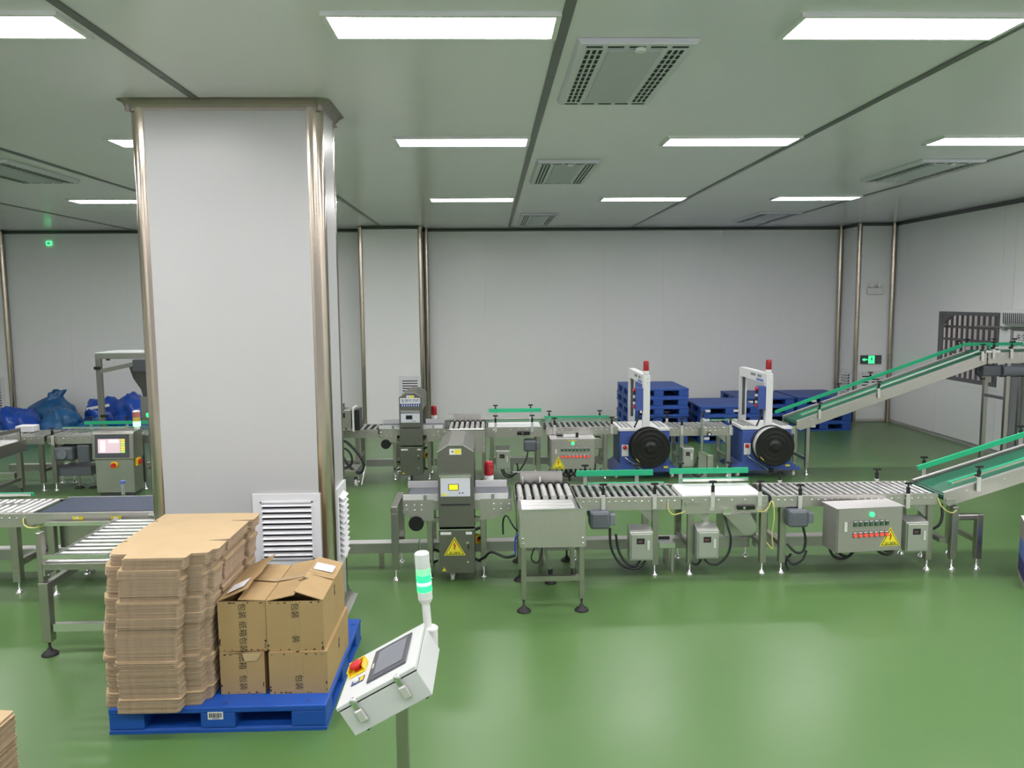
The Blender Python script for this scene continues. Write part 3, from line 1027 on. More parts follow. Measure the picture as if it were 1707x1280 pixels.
def metal_detector(xc, yf, label, lit, sign, xbelt0, xbelt1, wsign):
    t = thing('metal_detector', label, 'metal detector', (xc, yf + 0.4, 0), 0, 'metal detectors')
    hw = 0.1515
    d = 0.80
    # head: front and rear walls, top arch, lower block around the belt tunnel
    z0, zs, zt = 0.49, 1.135, 1.19
    mb = MB()
    poly = [(xc - hw, 0.95), (xc + hw, 0.95), (xc + hw, zs), (xc + hw * 0.42, zt), (xc - hw * 0.42, zt), (xc - hw, zs)]
    mb.prism(poly, 'y', yf, yf + d)
    mb.box(xc - hw, xc + hw, yf, yf + 0.10, z0, 0.95)
    mb.box(xc - hw, xc + hw, yf + d - 0.10, yf + d, z0, 0.95)
    mb.box(xc - hw, xc + hw, yf + 0.10, yf + d - 0.10, z0, 0.58)
    h = mb.build('detector_head', 'detector_steel', t)
    # raised lip round the front arch
    lip = [(xc - hw - 0.004, zs), (xc - hw * 0.42, zt + 0.006), (xc + hw * 0.42, zt + 0.006), (xc + hw + 0.004, zs)]
    for a, b in zip(lip[:-1], lip[1:]):
        MB().bar((a[0], yf + 0.006, a[1]), (b[0], yf + 0.006, b[1]), 0.012, 0.008).build('edge_strip', 'steel_bright', h)
    MB().box(xc - 0.05, xc + 0.05, yf - 0.002, yf - 0.0004, zt - 0.075, zt - 0.025).build('maker_plate', 'paper_white', h)
    MB().box(xc - 0.005, xc + 0.045, yf - 0.003, yf - 0.0021, zt - 0.070, zt - 0.03).build('maker_mark', 'sign_yellow', h)
    MB().lathe([(0.007, 0), (0.007, 0.001)], (0, 0, 0), 10, Matrix.Translation((xc - 0.025, yf - 0.002, zt - 0.05)) @ Matrix.Rotation(math.pi / 2, 4, 'X')).build('maker_mark', 'print_black', h)
    # operator panel
    pz0, pz1 = (0.755, 0.925)
    if sign:
        pz0, pz1 = 0.80, 0.95
    p = MB().box(xc - hw * 0.86, xc + hw * 0.80, yf - 0.012, yf - 0.0005, pz0, pz1).build('operator_panel', 'panel_white', t, 0.004)
    MB().box(xc - hw * 0.92, xc + hw * 0.86, yf - 0.02, yf - 0.0005, pz1, pz1 + 0.016).build('panel_hood', 'steel_bright', p)
    MB().box(xc - hw * 0.86, xc + hw * 0.80, yf - 0.014, yf - 0.0122, pz1 - 0.024, pz1 - 0.012).build('panel_stripe', 'handle_white' if lit else 'bezel', p)
    zc = (pz0 + pz1) / 2
    MB().box(xc - hw * 0.42, xc + hw * 0.16, yf - 0.015, yf - 0.0122, zc - 0.030, zc + 0.026).build('display_bezel', 'bezel', p)
    MB().box(xc - hw * 0.37, xc + hw * 0.11, yf - 0.0165, yf - 0.0152, zc - 0.024, zc + 0.020).build('display', 'screen_yellow' if lit else 'screen_dark', p)
    for i in range(5):
        x = xc - hw * 0.35 + i * 0.026
        MB().box(x, x + 0.014, yf - 0.0145, yf - 0.0122, zc - 0.058, zc - 0.048).build('key', 'handle_white' if i < 3 else 'bezel', p)
    MB().lathe([(0.017, 0), (0.017, 0.002)], (0, 0, 0), 14, Matrix.Translation((xc + hw * 0.45, yf - 0.0122, zc + 0.006)) @ Matrix.Rotation(math.pi / 2, 4, 'X')).build('key', 'handle_white', p)
    MB().box(xc - hw * 0.78, xc - hw * 0.52, yf - 0.0145, yf - 0.0122, pz0 + 0.012, pz0 + 0.028).build('panel_sticker', 'sign_yellow' if lit else 'handle_white', p)
    MB().box(xc - hw * 0.86, xc + hw * 0.80, yf - 0.010, yf - 0.0005, pz0 - 0.075, pz0 - 0.066).build('cover_seam', 'vent_dark', h)
    if sign:
        s_ = MB().box(xc - hw * 0.9, xc + hw * 0.86, yf - 0.004, yf - 0.0005, 1.055, 1.13).build('name_plate', 'paper_white', t)
        text('金属检测机', 0.050, 'print_blue', s_, (xc, yf - 0.0045, 1.092))
        b_ = MB().box(xc - hw * 0.9, xc + hw * 0.86, yf - 0.004, yf - 0.0005, 1.015, 1.054).build('name_strip', 'print_blue', t)
        for i in range(8):
            x = xc - hw * 0.76 + i * 0.031
            MB().box(x, x + 0.013, yf - 0.0052, yf - 0.0041, 1.018, 1.046).build('strip_mark', 'paper_white', b_)
    # cabinet under the head
    c = MB().box(xc - hw, xc + hw, yf - 0.01, yf + 0.42, 0.085, 0.465).build('cabinet', 'detector_steel', t, 0.004)
    MB().box(xc - hw - 0.006, xc + hw + 0.006, yf - 0.016, yf + 0.43, 0.4655, 0.474).build('cabinet_top', 'steel_bright', c)
    for a, b in ((-0.9, -0.3), (0.52, 0.86)):
        MB().box(xc + hw * a, xc + hw * b, yf - 0.0125, yf - 0.0102, 0.425, 0.448).build('nameplate', 'paper_white', c)
    MB().cyl((xc + hw * 0.62, yf - 0.010, 0.355), (xc + hw * 0.62, yf - 0.022, 0.355), 0.013, 12).build('lock', 'chrome', c)
    MB().box(xc + hw * 0.62, xc + hw * 0.68, yf - 0.020, yf - 0.010, 0.30, 0.345).build('handle', 'black_plastic', c)
    MB().cyl((xc + hw * 0.62, yf - 0.010, 0.185), (xc + hw * 0.62, yf - 0.018, 0.185), 0.011, 12).build('lock', 'chrome', c)
    if wsign:
        warning_sign(c, xc - hw * 0.12, yf - 0.0105, 0.298, 0.185)
    warning_sign(c, xc - hw * 0.72, yf - 0.0105, 0.118, 0.04, 0, False)
    # belt section
    y0, y1 = yf + 0.11, yf + 0.58
    zb = 0.70
    for y in (y0, y1 - 0.004):
        MB().prism([(xbelt0, zb), (xc - hw - 0.05, zb), (xc - hw - 0.05, zb - 0.185), (xc - hw - 0.17, zb - 0.185), (xbelt0, zb - 0.115)], 'y', y, y + 0.004).build('side_plate', 'steel_side', t)
        MB().prism([(xc + hw + 0.05, zb), (xbelt1, zb), (xbelt1, zb - 0.10), (xc + hw + 0.16, zb - 0.18), (xc + hw + 0.05, zb - 0.18)], 'y', y, y + 0.004).build('side_plate', 'steel_side', t)
        MB().box(xc - hw - 0.05, xc + hw + 0.05, y, y + 0.004, zb - 0.09, zb - 0.01).build('side_plate', 'steel_dull', t)
    for dx in (0.03, 0.10, 0.16):
        for x in (xbelt0 + dx, xbelt1 - dx):
            bolt(t, x, y0, zb - 0.045)
            bolt(t, x, y0, zb - 0.09)
    MB().prism([(xbelt0 + 0.01, zb - 0.03), (xbelt0 + 0.03, zb + 0.004), (xbelt1 - 0.03, zb + 0.004), (xbelt1 - 0.01, zb - 0.03), (xbelt1 - 0.03, zb - 0.05), (xbelt0 + 0.03, zb - 0.05)], 'y', y0 + 0.03, y1 - 0.03).build('belt', 'motor_grey', t)
    for y, dz in ((y0 + 0.012, -0.016), (y1 - 0.03, 0.004)):
        MB().box(xbelt0 - 0.0, xc - hw - 0.002, y - 0.005, y + 0.005, zb + dz, zb + dz + 0.062).build('side_guard', 'plastic_white', t)
        MB().box(xc + hw + 0.002, xbelt1 - 0.04, y - 0.005, y + 0.005, zb + dz, zb + dz + 0.062).build('side_guard', 'plastic_white', t)
    for x in (xbelt0 + 0.19, xbelt1 - 0.17):
        MB().box(x - 0.012, x + 0.012, y0 - 0.004, y0 + 0.006, zb + 0.005, zb + 0.045).build('guard_clip', 'steel_dull', t)
    MB().cyl((xc - hw - 0.20, y0 - 0.02, zb - 0.205), (xc - hw - 0.20, y0 + 0.25, zb - 0.205), 0.065, 24).build('drum_motor', 'black_plastic', t)
    # stand
    for x in (xc - hw - 0.085, xc + hw + 0.075):
        leg(t, x, y0 + 0.03, zb - 0.18, 0.05, 0.05)
        leg(t, x, y1 - 0.03, zb - 0.18, 0.05, 0.05)
        MB().box(x - 0.02, x + 0.02, y0 + 0.055, y1 - 0.055, zb - 0.20, zb - 0.16).build('cross_bar', 'steel', t)
        MB().box(x - 0.02, x + 0.02, y0 + 0.055, y1 - 0.055, 0.20, 0.24).build('cross_bar', 'steel', t)
    for y in (y0 + 0.03, y1 - 0.03):
        MB().box(xc - hw - 0.06, xc + hw + 0.05, y - 0.012, y + 0.012, zb - 0.205, zb - 0.165).build('cross_bar', 'steel', t)
    # castors
    for x, y in ((xc - hw * 0.4 + 0.02, yf + 0.06), (xc - hw * 0.4 + 0.02, yf + 0.35)):
        q = MB()
        q.cyl((x - 0.015, y, 0.033), (x + 0.015, y, 0.033), 0.033, 18)
        w_ = q.build('castor_wheel', 'handle_white', t)
        MB().box(x - 0.022, x + 0.022, y - 0.02, y + 0.02, 0.05, 0.085).build('castor_fork', 'steel_dull', w_)
    # hoses and main switch at the right of the cabinet
    xr = xc + hw
    cable(t, [(xr, yf + 0.15, 0.42), (xr + 0.06, yf + 0.15, 0.43), (xr + 0.075, yf + 0.15, 0.36), (xr + 0.03, yf + 0.18, 0.33)], 0.014)
    cable(t, [(xr, yf + 0.15, 0.16), (xr + 0.055, yf + 0.15, 0.14), (xr + 0.07, yf + 0.15, 0.24), (xr + 0.06, yf + 0.16, 0.31)], 0.012)
    cable(t, [(xc - hw, yf + 0.2, 0.20), (xc - hw - 0.06, yf + 0.16, 0.24), (xc - hw - 0.09, yf + 0.12, 0.14), (xc - hw - 0.03, yf + 0.2, 0.13)], 0.010)
    MB().box(xr + 0.004, xr + 0.05, yf + 0.19, yf + 0.23, 0.28, 0.36).build('isolator', 'yellow', t, 0.004)
    MB().cyl((xr + 0.03, yf + 0.188, 0.32), (xr + 0.03, yf + 0.165, 0.32), 0.014, 12).build('isolator_knob', 'red_button', t)
    return t


# ------------------------------------------------------------------ reject chute: powered cross rollers and a short roller table with a stop plate


def reject_chute(label, x0, x1, yf, plate=True, y_out=None, backplate=True):
    y_out = yf - 0.74 if y_out is None else y_out
    t = thing('reject_chute', label, 'conveyor', ((x0 + x1) / 2, yf - 0.2, 0), 0, 'reject chutes')
    zb = 0.70
    ym0, ym1 = yf, yf + 0.5
    w = x1 - x0
    # transfer rollers lying along the line's cross direction
    n = 7
    L = ym1 - ym0 - 0.03
    me = cached(('troller', round(L, 3)), lambda: MB().cyl((0, -L / 2, 0), (0, L / 2, 0), 0.024, 16).mesh('transfer_roller', 'roller_zinc'))
    rg = cached('ring', lambda: MB().cyl((0, -0.012, 0), (0, 0.012, 0), 0.036, 18).mesh('drive_ring', 'black_rubber'))
    for k in range(n):
        x = x0 + 0.035 + k * (w - 0.07) / (n - 1)
        o = inst('transfer_roller', me, t, (x, (ym0 + ym1) / 2, zb + 0.012))
        inst('drive_ring', rg, o, (x, ym1 - 0.03, zb + 0.012))
        inst('drive_ring', rg, o, (x, ym0 + 0.035, zb + 0.006), scale=(0.75, 0.5, 0.75))
    for q in (x0 - 0.012, x1 + 0.008):
        MB().box(q, q + 0.004, ym0, ym1, 0.60, zb + 0.01).build('side_rail', 'steel_side', t)
    MB().box(x0, x1, ym1, ym1 + 0.004, 0.58, zb + 0.04).build('rear_plate', 'steel_side', t)
    MB().box(x0 - 0.008, x1 + 0.008, ym0 + 0.02, ym1 - 0.02, 0.60, 0.604).build('drip_tray', 'vent_dark', t)
    if backplate:
        MB().box(x0 + 0.05, x1 - 0.06, ym1 + 0.015, ym1 + 0.019, 0.69, 0.83).build('stop_plate', 'steel_side', t)
        MB().box(x0 - 0.02, x1 - 0.06, ym1 + 0.015, ym1 + 0.045, 0.828, 0.834).build('stop_flange', 'steel_bright', t)
        for x in (x0 + 0.07, x0 + 0.23):
            MB().box(x - 0.008, x + 0.008, ym1 - 0.03, ym1 + 0.012, 0.66, 0.80).build('stop_bracket', 'steel_bright', t)
    MB().box(x0 + 0.035, x1 - 0.035, y_out + 0.01, ym0 - 0.005, zb - 0.075, zb - 0.071).build('drip_tray', 'vent_dark', t)
    # table rollers along x
    m2 = cached(('xr', round(w, 3)), lambda: MB().cyl((-w / 2 + 0.03, 0, 0), (w / 2 - 0.03, 0, 0), 0.032, 16).mesh('table_roller', 'roller_steel'))
    y = ym0 - 0.04
    while y > y_out + 0.05:
        inst('roller', m2, t, ((x0 + x1) / 2, y, zb - 0.018))
        y -= 0.09
    for x in (x0 + 0.004, x1 - 0.030):
        MB().prism([(ym0, zb + 0.012), (ym0, zb - 0.08), (y_out, zb - 0.11 if plate else zb - 0.08), (y_out, zb + 0.012)], 'x', x, x + 0.026).build('table_rail', 'steel_bright', t)
    zp = 0.81
    if plate:
        p = MB().box(x0, x1, y_out - 0.006, y_out - 0.001, 0.52, zp).build('front_plate', 'steel_side', t)
        MB().box(x0 - 0.004, x1 + 0.004, y_out - 0.012, y_out + 0.012, zp + 0.0005, zp + 0.006).build('plate_lip', 'steel_bright', p)
        for x in (x0 + 0.02, x1 - 0.02):
            for z in (0.55, 0.59):
                bolt(p, x, y_out - 0.006, z)
        MB().prism([(ym0 - 0.02, zb), (y_out, zp - 0.01), (y_out, 0.53), (ym0 - 0.1, 0.62)], 'x', x0 - 0.006, x0 - 0.002).build('side_plate', 'steel_bright', t)
        MB().prism([(ym0 - 0.02, zb), (y_out, zp - 0.01), (y_out, 0.53), (ym0 - 0.1, 0.62)], 'x', x1 + 0.002, x1 + 0.006).build('side_plate', 'steel_bright', t)
    for x in (x0 + 0.025, x1 - 0.025):
        leg(t, x, y_out + 0.03, 0.60, 0.04, 0.04, 'pad')
        leg(t, x, ym0 - 0.02, 0.62, 0.04, 0.04, 'pad')
        leg(t, x, ym1 - 0.03, 0.62, 0.04, 0.04, 'pad')
    MB().box(x0 + 0.045, x1 - 0.045, y_out + 0.012, y_out + 0.048, 0.245, 0.285).build('cross_bar', 'steel', t)
    MB().box(x0 + 0.045, x1 - 0.045, ym0 - 0.03, ym0 - 0.005, 0.46, 0.50).build('cross_bar', 'steel', t)
    for x in (x0 + 0.025, x1 - 0.025):
        MB().box(x - 0.015, x + 0.015, y_out + 0.05, ym0 - 0.04, 0.46, 0.49).build('cross_bar', 'steel', t)
    return t

# ================================================================== near line
YA = 6.62
metal_detector(-0.297, 6.55, 'near stainless metal detector with yellow display and warning triangle', True, False, -0.76, 0.185, True)
beacon('red alarm beacon just right of the near metal detector', -0.018, 7.21, 0.60, 0.14, 0.042)
reject_chute('near reject chute with plain steel stop plate and black pad feet', 0.22, 0.72, 6.60)

c1 = conveyor('roller_conveyor', 'short near roller conveyor between the reject chute and the white belt', 0.735, 1.645, YA, 7.13, 0.705, 0.112, (0.775, 1.425))
guide(c1, (0.80, 7.21, 0.765), (1.52, 7.21, 0.765), (0.12, 0.8), False, 0.052)
guide(c1, (0.86, 6.93, 0.735), (1.56, 6.93, 0.735), (), True, 0.03)
for x in (0.965, 1.41):
    knob(c1, x, YA - 0.012, 0.765)
motor(c1, 0.93, 6.60, 0.527)
bracket_plate(c1, 1.40, YA, 0.592)
inverter_box(c1, 1.185, 1.385, 6.53, 0.172, 0.42, 0.14, 0.035)
cable(c1, [(1.02, 6.58, 0.45), (1.03, 6.56, 0.28), (1.10, 6.54, 0.15), (1.20, 6.54, 0.10), (1.28, 6.55, 0.11), (1.33, 6.56, 0.17)], 0.011)
cable(c1, [(1.10, 6.75, 0.34), (1.11, 6.65, 0.22), (1.17, 6.58, 0.13), (1.24, 6.56, 0.115), (1.29, 6.57, 0.17)], 0.011)
cable(c1, [(1.53, YA - 0.006, 0.655), (1.53, YA - 0.02, 0.60), (1.57, YA - 0.02, 0.555), (1.63, YA - 0.01, 0.56), (1.68, YA - 0.006, 0.575)], 0.005, 'cable_yellow')

c2 = conveyor('belt_conveyor', 'near white belt conveyor with wedge drive cover between two roller conveyors', 1.655, 2.405, YA, 7.13, 0.70, 0.148, (1.735, 2.375), belt='white_belt')
guide(c2, (1.68, 7.21, 0.775), (2.42, 7.21, 0.775), (0.15, 0.78), False, 0.05)
guide(c2, (1.74, 7.02, 0.745), (2.36, 7.02, 0.745), (), True, 0.03)
for x in (1.915, 2.325):
    knob(c2, x, YA - 0.014, 0.775)
    MB().box(x - 0.02, x + 0.02, YA - 0.006, YA - 0.0005, 0.58, 0.70).build('clamp_plate', 'steel_baked_sheen', c2)
MB().box(2.13, 2.285, YA - 0.035, YA - 0.0005, 0.588, 0.628).build('photo_sensor', 'black_plastic', c2, 0.008)
MB().cyl((2.185, YA - 0.036, 0.608), (2.185, YA - 0.042, 0.608), 0.012, 12).build('sensor_eye', 'chrome', c2)
MB().box(1.68, 1.80, YA - 0.010, YA - 0.0005, 0.628, 0.655).build('tension_block', 'steel_dull', c2)
MB().box(2.32, 2.40, YA - 0.010, YA - 0.0005, 0.628, 0.655).build('tension_block', 'steel_dull', c2)
cov = []
for k in range(13):
    a = R(-140 + k * 13)
    cov.append((2.225 + 0.075 * math.cos(a), 0.435 + 0.075 * math.sin(a)))
MB().prism([(2.01, 0.552)] + cov[0:1] + cov[1:] + [(2.245, 0.552)], 'y', YA - 0.03, YA + 0.03).build('drive_cover', 'steel_dull', c2)
MB().cyl((2.04, YA - 0.02, 0.568), (2.04, YA + 0.01, 0.568), 0.035, 16).build('drive_bearing', 'steel_bright', c2)
MB().box(2.07, 2.36, YA + 0.15, YA + 0.40, 0.30, 0.54).build('drive_housing', 'steel_dull', c2, 0.005)
bracket_plate(c2, 1.90, YA, 0.55, 1)
inverter_box(c2, 1.765, 1.955, 6.53, 0.178, 0.425, 0.14, 0.045)
cable(c2, [(2.03, 6.64, 0.53), (2.05, 6.60, 0.44), (2.07, 6.57, 0.34), (2.05, 6.56, 0.22), (1.97, 6.55, 0.13), (1.89, 6.55, 0.125), (1.84, 6.56, 0.165)], 0.010)
cable(c2, [(1.74, 6.60, 0.12), (1.78, 6.57, 0.115), (1.81, 6.56, 0.165)], 0.010)
cable(c2, [(2.30, YA - 0.006, 0.575), (2.36, YA - 0.02, 0.568), (2.40, YA - 0.02, 0.60), (2.43, YA - 0.01, 0.655), (2.445, YA - 0.03, 0.62), (2.45, YA - 0.03, 0.50), (2.44, YA - 0.02, 0.35), (2.455, YA - 0.01, 0.23), (2.40, YA + 0.03, 0.29)], 0.005, 'cable_yellow')

c3 = conveyor('roller_conveyor', 'long near roller conveyor carrying the big control cabinet', 2.435, 3.905, YA, 7.13, 0.695, 0.095, (2.545, 3.85))
for x in (2.68, 3.63):
    knob(c3, x, YA - 0.012, 0.735)
for x in (2.70, 3.62):
    knob(c3, x, 7.145, 0.745, back=True)
motor(c3, 2.645, 6.60, 0.515)
bracket_plate(c3, 3.82, YA, 0.60)
inverter_box(c3, 3.60, 3.80, 6.56, 0.20, 0.46, 0.14, 0.03)
cable(c3, [(2.70, 6.58, 0.44), (2.725, 6.57, 0.32), (2.70, 6.56, 0.22), (2.64, 6.57, 0.21), (2.58, 6.62, 0.27)], 0.011)
cable(c3, [(2.74, 6.58, 0.22), (2.70, 6.57, 0.14), (2.62, 6.58, 0.10), (2.58, 6.62, 0.16)], 0.010)
cable(c3, [(2.62, 6.62, 0.18), (2.585, 6.64, 0.10), (2.60, 6.62, 0.03)], 0.010)
cable(c3, [(3.90, YA - 0.004, 0.66), (3.92, YA - 0.02, 0.60), (3.97, YA - 0.03, 0.55), (4.03, YA - 0.02, 0.53), (4.07, YA - 0.01, 0.55)], 0.005, 'cable_yellow')
cable(c3, [(3.955, YA + 0.03, 0.60), (3.95, YA, 0.50), (3.92, YA - 0.01, 0.42), (3.87, YA + 0.02, 0.37)], 0.012)

# control cabinet, slightly turned
CT = thing('control_cabinet', 'large steel control cabinet with lit red buttons on the near line', 'control cabinet', (2.885, 6.33, 0.0), R(6))
w, zz0, zz1, dpt = 0.585, 0.275, 0.655, 0.225
MB().box(0, w, 0, dpt, zz0, zz1).build('body', 'cabinet_steel', CT, 0.006)
MB().box(-0.012, w + 0.012, -0.022, dpt, zz1 + 0.0005, zz1 + 0.006).build('top_plate', 'steel_baked_sheen', CT)
dpart = MB().box(0.006, w - 0.006, -0.016, -0.0005, zz0 + 0.004, zz1 - 0.004).build('door', 'cabinet_steel', CT, 0.004)
MB().box(0.055, 0.082, -0.026, -0.0165, 0.46, 0.545).build('handle', 'handle_white', dpart, 0.006)
MB().cyl((0.30, -0.0165, 0.60), (0.30, -0.03, 0.60), 0.020, 16).build('pilot_lamp', 'green_lit', dpart)


def button_mesh(kind):
    def mk():
        mb = MB()
        mb.cyl((0, 0, 0), (0, -0.014, 0), 0.013, 14)
        return mb.mesh('button', 'red_lit' if kind == 'r' else 'green_dark_button')
    return cached(('btn', kind), mk)


def button_plate():
    return cached('btnp', lambda: MB().box(-0.018, 0.018, -0.003, 0, -0.024, 0.026).mesh('button_plate', 'bezel'))


def button_tab():
    return cached('btnt', lambda: MB().box(-0.014, 0.014, -0.005, -0.0031, 0.014, 0.022).mesh('button_tab', 'paper_white'))


def button_rows(door, n, x0, dx, y, zg, zr):
    for z, kd in ((zg, 'g'), (zr, 'r')):
        for i in range(n):
            p = inst('push_button', button_plate(), door, (x0 + i * dx, y, z))
            inst('button_cap', button_mesh(kd), p, (x0 + i * dx, y, z - 0.006))
            inst('button_tab', button_tab(), p, (x0 + i * dx, y, z))


button_rows(dpart, 7, 0.155, 0.0475, -0.0165, 0.525, 0.43)
warning_sign(dpart, 0.475, -0.0165, 0.375, 0.185)
cable(CT, [(0.02, 0.14, zz0), (0.05, 0.12, 0.21), (0.12, 0.11, 0.185), (0.20, 0.12, 0.205), (0.25, 0.13, zz0)], 0.012)
cable(CT, [(0.08, 0.14, zz0), (0.11, 0.12, 0.225), (0.17, 0.11, 0.20), (0.22, 0.12, 0.225), (0.27, 0.13, zz0)], 0.012)
cable(CT, [(0.44, 0.14, zz0), (0.47, 0.12, 0.225), (0.54, 0.11, 0.20), (0.60, 0.12, 0.225), (0.64, 0.16, 0.28)], 0.012)
cable(CT, [(0.47, 0.14, zz0), (0.50, 0.12, 0.245), (0.54, 0.11, 0.23), (0.58, 0.12, 0.245), (0.62, 0.16, 0.28)], 0.012)


# ------------------------------------------------------------------ inclined belt conveyors


def incline(label, x0, x1, yf, yb, z0, slope, rh, guide_f, guide_b, knf, knb, low_drop=0.0):
    t = thing('incline_conveyor', label, 'conveyor', ((x0 + x1) / 2, (yf + yb) / 2, 0), 0, 'inclined green belt conveyors')

    def Z(x):
        return z0 + (x - x0) * slope
    dv = rh * math.sqrt(1 + slope * slope)
    for y in (yf, yb - 0.004):
        MB().prism([(x0, Z(x0)), (x1, Z(x1)), (x1, Z(x1) - dv), (x0 + 0.05, Z(x0 + 0.05) - dv), (x0, Z(x0) - dv + 0.05)], 'y', y, y + 0.004).build('side_plate', 'steel_side', t)
        s = 0.019 if y == yf else -0.015
        MB().bar((x0 + 0.002, y + s, Z(x0 + 0.002) + 0.002), (x1, y + s, Z(x1) + 0.002), 0.03, 0.005).build('edge_flange', 'steel_baked_sheen', t)
    MB().prism([(x0 + 0.01, Z(x0 + 0.01) - 0.03), (x1, Z(x1) - 0.03), (x1, Z(x1) - 0.055), (x0 + 0.01, Z(x0 + 0.01) - 0.055)], 'y', yf + 0.02, yb - 0.02).build('belt', 'green_belt', t)
    MB().cyl((x0 + 0.04, yf + 0.01, Z(x0 + 0.04) - 0.06), (x0 + 0.04, yb - 0.01, Z(x0 + 0.04) - 0.06), 0.03, 14).build('end_drum', 'black_rubber', t)
    n = int((x1 - x0) / 0.33)
    for k in range(n):
        x = x0 + 0.2 + k * 0.33
        bolt(t, x, yf, Z(x) - rh * 0.35)
    a0, a1, dz = guide_f
    guide(t, (a0, yf + 0.03, Z(a0) + dz), (a1, yf + 0.03, Z(a1) + dz), knf, True, 0.024)
    a0, a1, dz = guide_b
    guide(t, (a0, yb + 0.02, Z(a0) + dz), (a1, yb + 0.02, Z(a1) + dz), knb, False, 0.045)
    return t, Z


ia, ZA = incline('near inclined green belt conveyor rising out of the right edge', 3.955, 6.9, YA, 7.15, 0.70, 0.309, 0.125, (4.01, 6.8, 0.055), (4.02, 6.8, 0.062), (0.085, 0.35, 0.6, 0.85), (0.03, 0.36, 0.65))
MB().box(3.97, 4.06, YA - 0.012, YA - 0.0005, 0.62, 0.65).build('tension_block', 'steel_dull', ia)
leg(ia, 4.00, YA + 0.40, 0.60, 0.06, 0.06)
leg(ia, 4.075, YA + 0.035, 0.575, 0.055, 0.055)
leg(ia, 4.30, YA + 0.035, 0.50, 0.055, 0.055)
leg(ia, 4.30, YA + 0.46, 0.50, 0.055, 0.055)
MB().box(4.10, 4.33, YA + 0.01, YA + 0.06, 0.45, 0.505).build('brace', 'steel', ia, 0.012)
MB().box(3.97, 4.03, YA + 0.06, YA + 0.37, 0.24, 0.28).build('cross_bar', 'steel', ia)
MB().box(4.28, 4.32, YA + 0.06, YA + 0.44, 0.24, 0.28).build('cross_bar', 'steel', ia)
for x in (6.2, 6.7):
    leg(ia, x, YA + 0.04, ZA(x) - 0.10, 0.06, 0.06)
    leg(ia, x, 7.11, ZA(x) - 0.10, 0.06, 0.06)

# low cable trunking under the near line
tk = thing('cable_trunking', 'low stainless cable trunking running under the near line', 'cable trunking', (0, 7.05, 0))
for a, b in ((-5.6, -3.0), (-2.98, -0.66), (-0.645, 0.23), (0.24, 0.70), (0.80, 2.34), (2.41, 3.82)):
    MB().box(a, b, 6.93, 7.02, 0.145, 0.235).build('trunk_body', 'steel_dull', tk)
    MB().box(a, b, 6.92, 7.03, 0.2355, 0.242).build('trunk_lid', 'steel_baked_sheen', tk)
for x in (-5.0, -3.6, -2.2, -1.0, 0.45, 1.6, 3.2):
    MB().box(x - 0.02, x + 0.02, 6.95, 7.0, 0, 0.1449).build('support', 'steel', tk)
t = thing('shelf_bracket', 'small bright steel bracket shelf at the gap before the white belt', 'bracket', (1.55, 6.85, 0))
MB().box(1.48, 1.62, 6.70, 6.86, 0.262, 0.268).build('plate', 'steel_bright', t)
MB().box(1.48, 1.62, 6.698, 6.702, 0.225, 0.2615).build('lip', 'steel_bright', t)
MB().box(1.50, 1.60, 6.84, 6.85, 0.268, 0.285).build('rubber_strip', 'black_rubber', t)
MB().box(1.59, 1.61, 6.72, 6.74, 0.0, 0.225).build('stand', 'steel_dull', t)

# floor level frame, valve group and hoses beside the reject chute
t = thing('valve_group', 'pneumatic valve group with blue and black tubes under the reject chute', 'valve', (0.33, 6.45, 0))
MB().box(0.27, 0.42, 6.40, 6.50, 0.42, 0.50).build('valve_block', 'bezel', t, 0.006)
MB().cyl((0.31, 6.40, 0.41), (0.31, 6.38, 0.41), 0.022, 14).build('gauge', 'chrome', t)
MB().cyl((0.38, 6.45, 0.33), (0.38, 6.45, 0.42), 0.02, 12).build('filter_bowl', 'black_plastic', t)
cable(t, [(0.28, 6.42, 0.46), (0.20, 6.35, 0.52), (0.13, 6.40, 0.62), (0.10, 6.5, 0.55), (0.10, 6.55, 0.42)], 0.007, 'cable_black', 'air_tube')
cable(t, [(0.27, 6.42, 0.44), (0.215, 6.38, 0.46), (0.195, 6.38, 0.40), (0.20, 6.40, 0.28)], 0.007, 'tube_blue', 'air_tube')
cable(t, [(0.20, 6.40, 0.28), (0.12, 6.45, 0.25), (0.0, 6.5, 0.28), (-0.06, 6.55, 0.22), (-0.10, 6.6, 0.18)], 0.012, 'cable_black', 'air_tube')
cable(t, [(0.36, 6.42, 0.34), (0.33, 6.38, 0.26), (0.38, 6.38, 0.22), (0.42, 6.40, 0.30), (0.41, 6.42, 0.42)], 0.006, 'cable_black', 'air_tube')
MB().bar((0.42, 6.56, 0.42), (0.50, 6.50, 0.12), 0.03, 0.012).build('strut', 'steel_dull', t)
MB().lathe([(0.05, 0), (0.05, 0.02), (0.02, 0.05), (0.02, 0.12)], (0.50, 6.50, 0), 14).build('strut_foot', 'black_rubber', t)

# U-shaped stand left of the near metal detector
t = thing('leg_stand', 'bare stainless U shaped stand left of the near metal detector', 'stand', (-0.83, 6.85, 0))
leg(t, -0.83, 6.63, 0.60, 0.06, 0.06)
leg(t, -0.83, 7.10, 0.60, 0.06, 0.06)
MB().box(-0.86, -0.80, 6.60, 7.13, 0.6005, 0.66).build('top_beam', 'steel', t, 0.006)

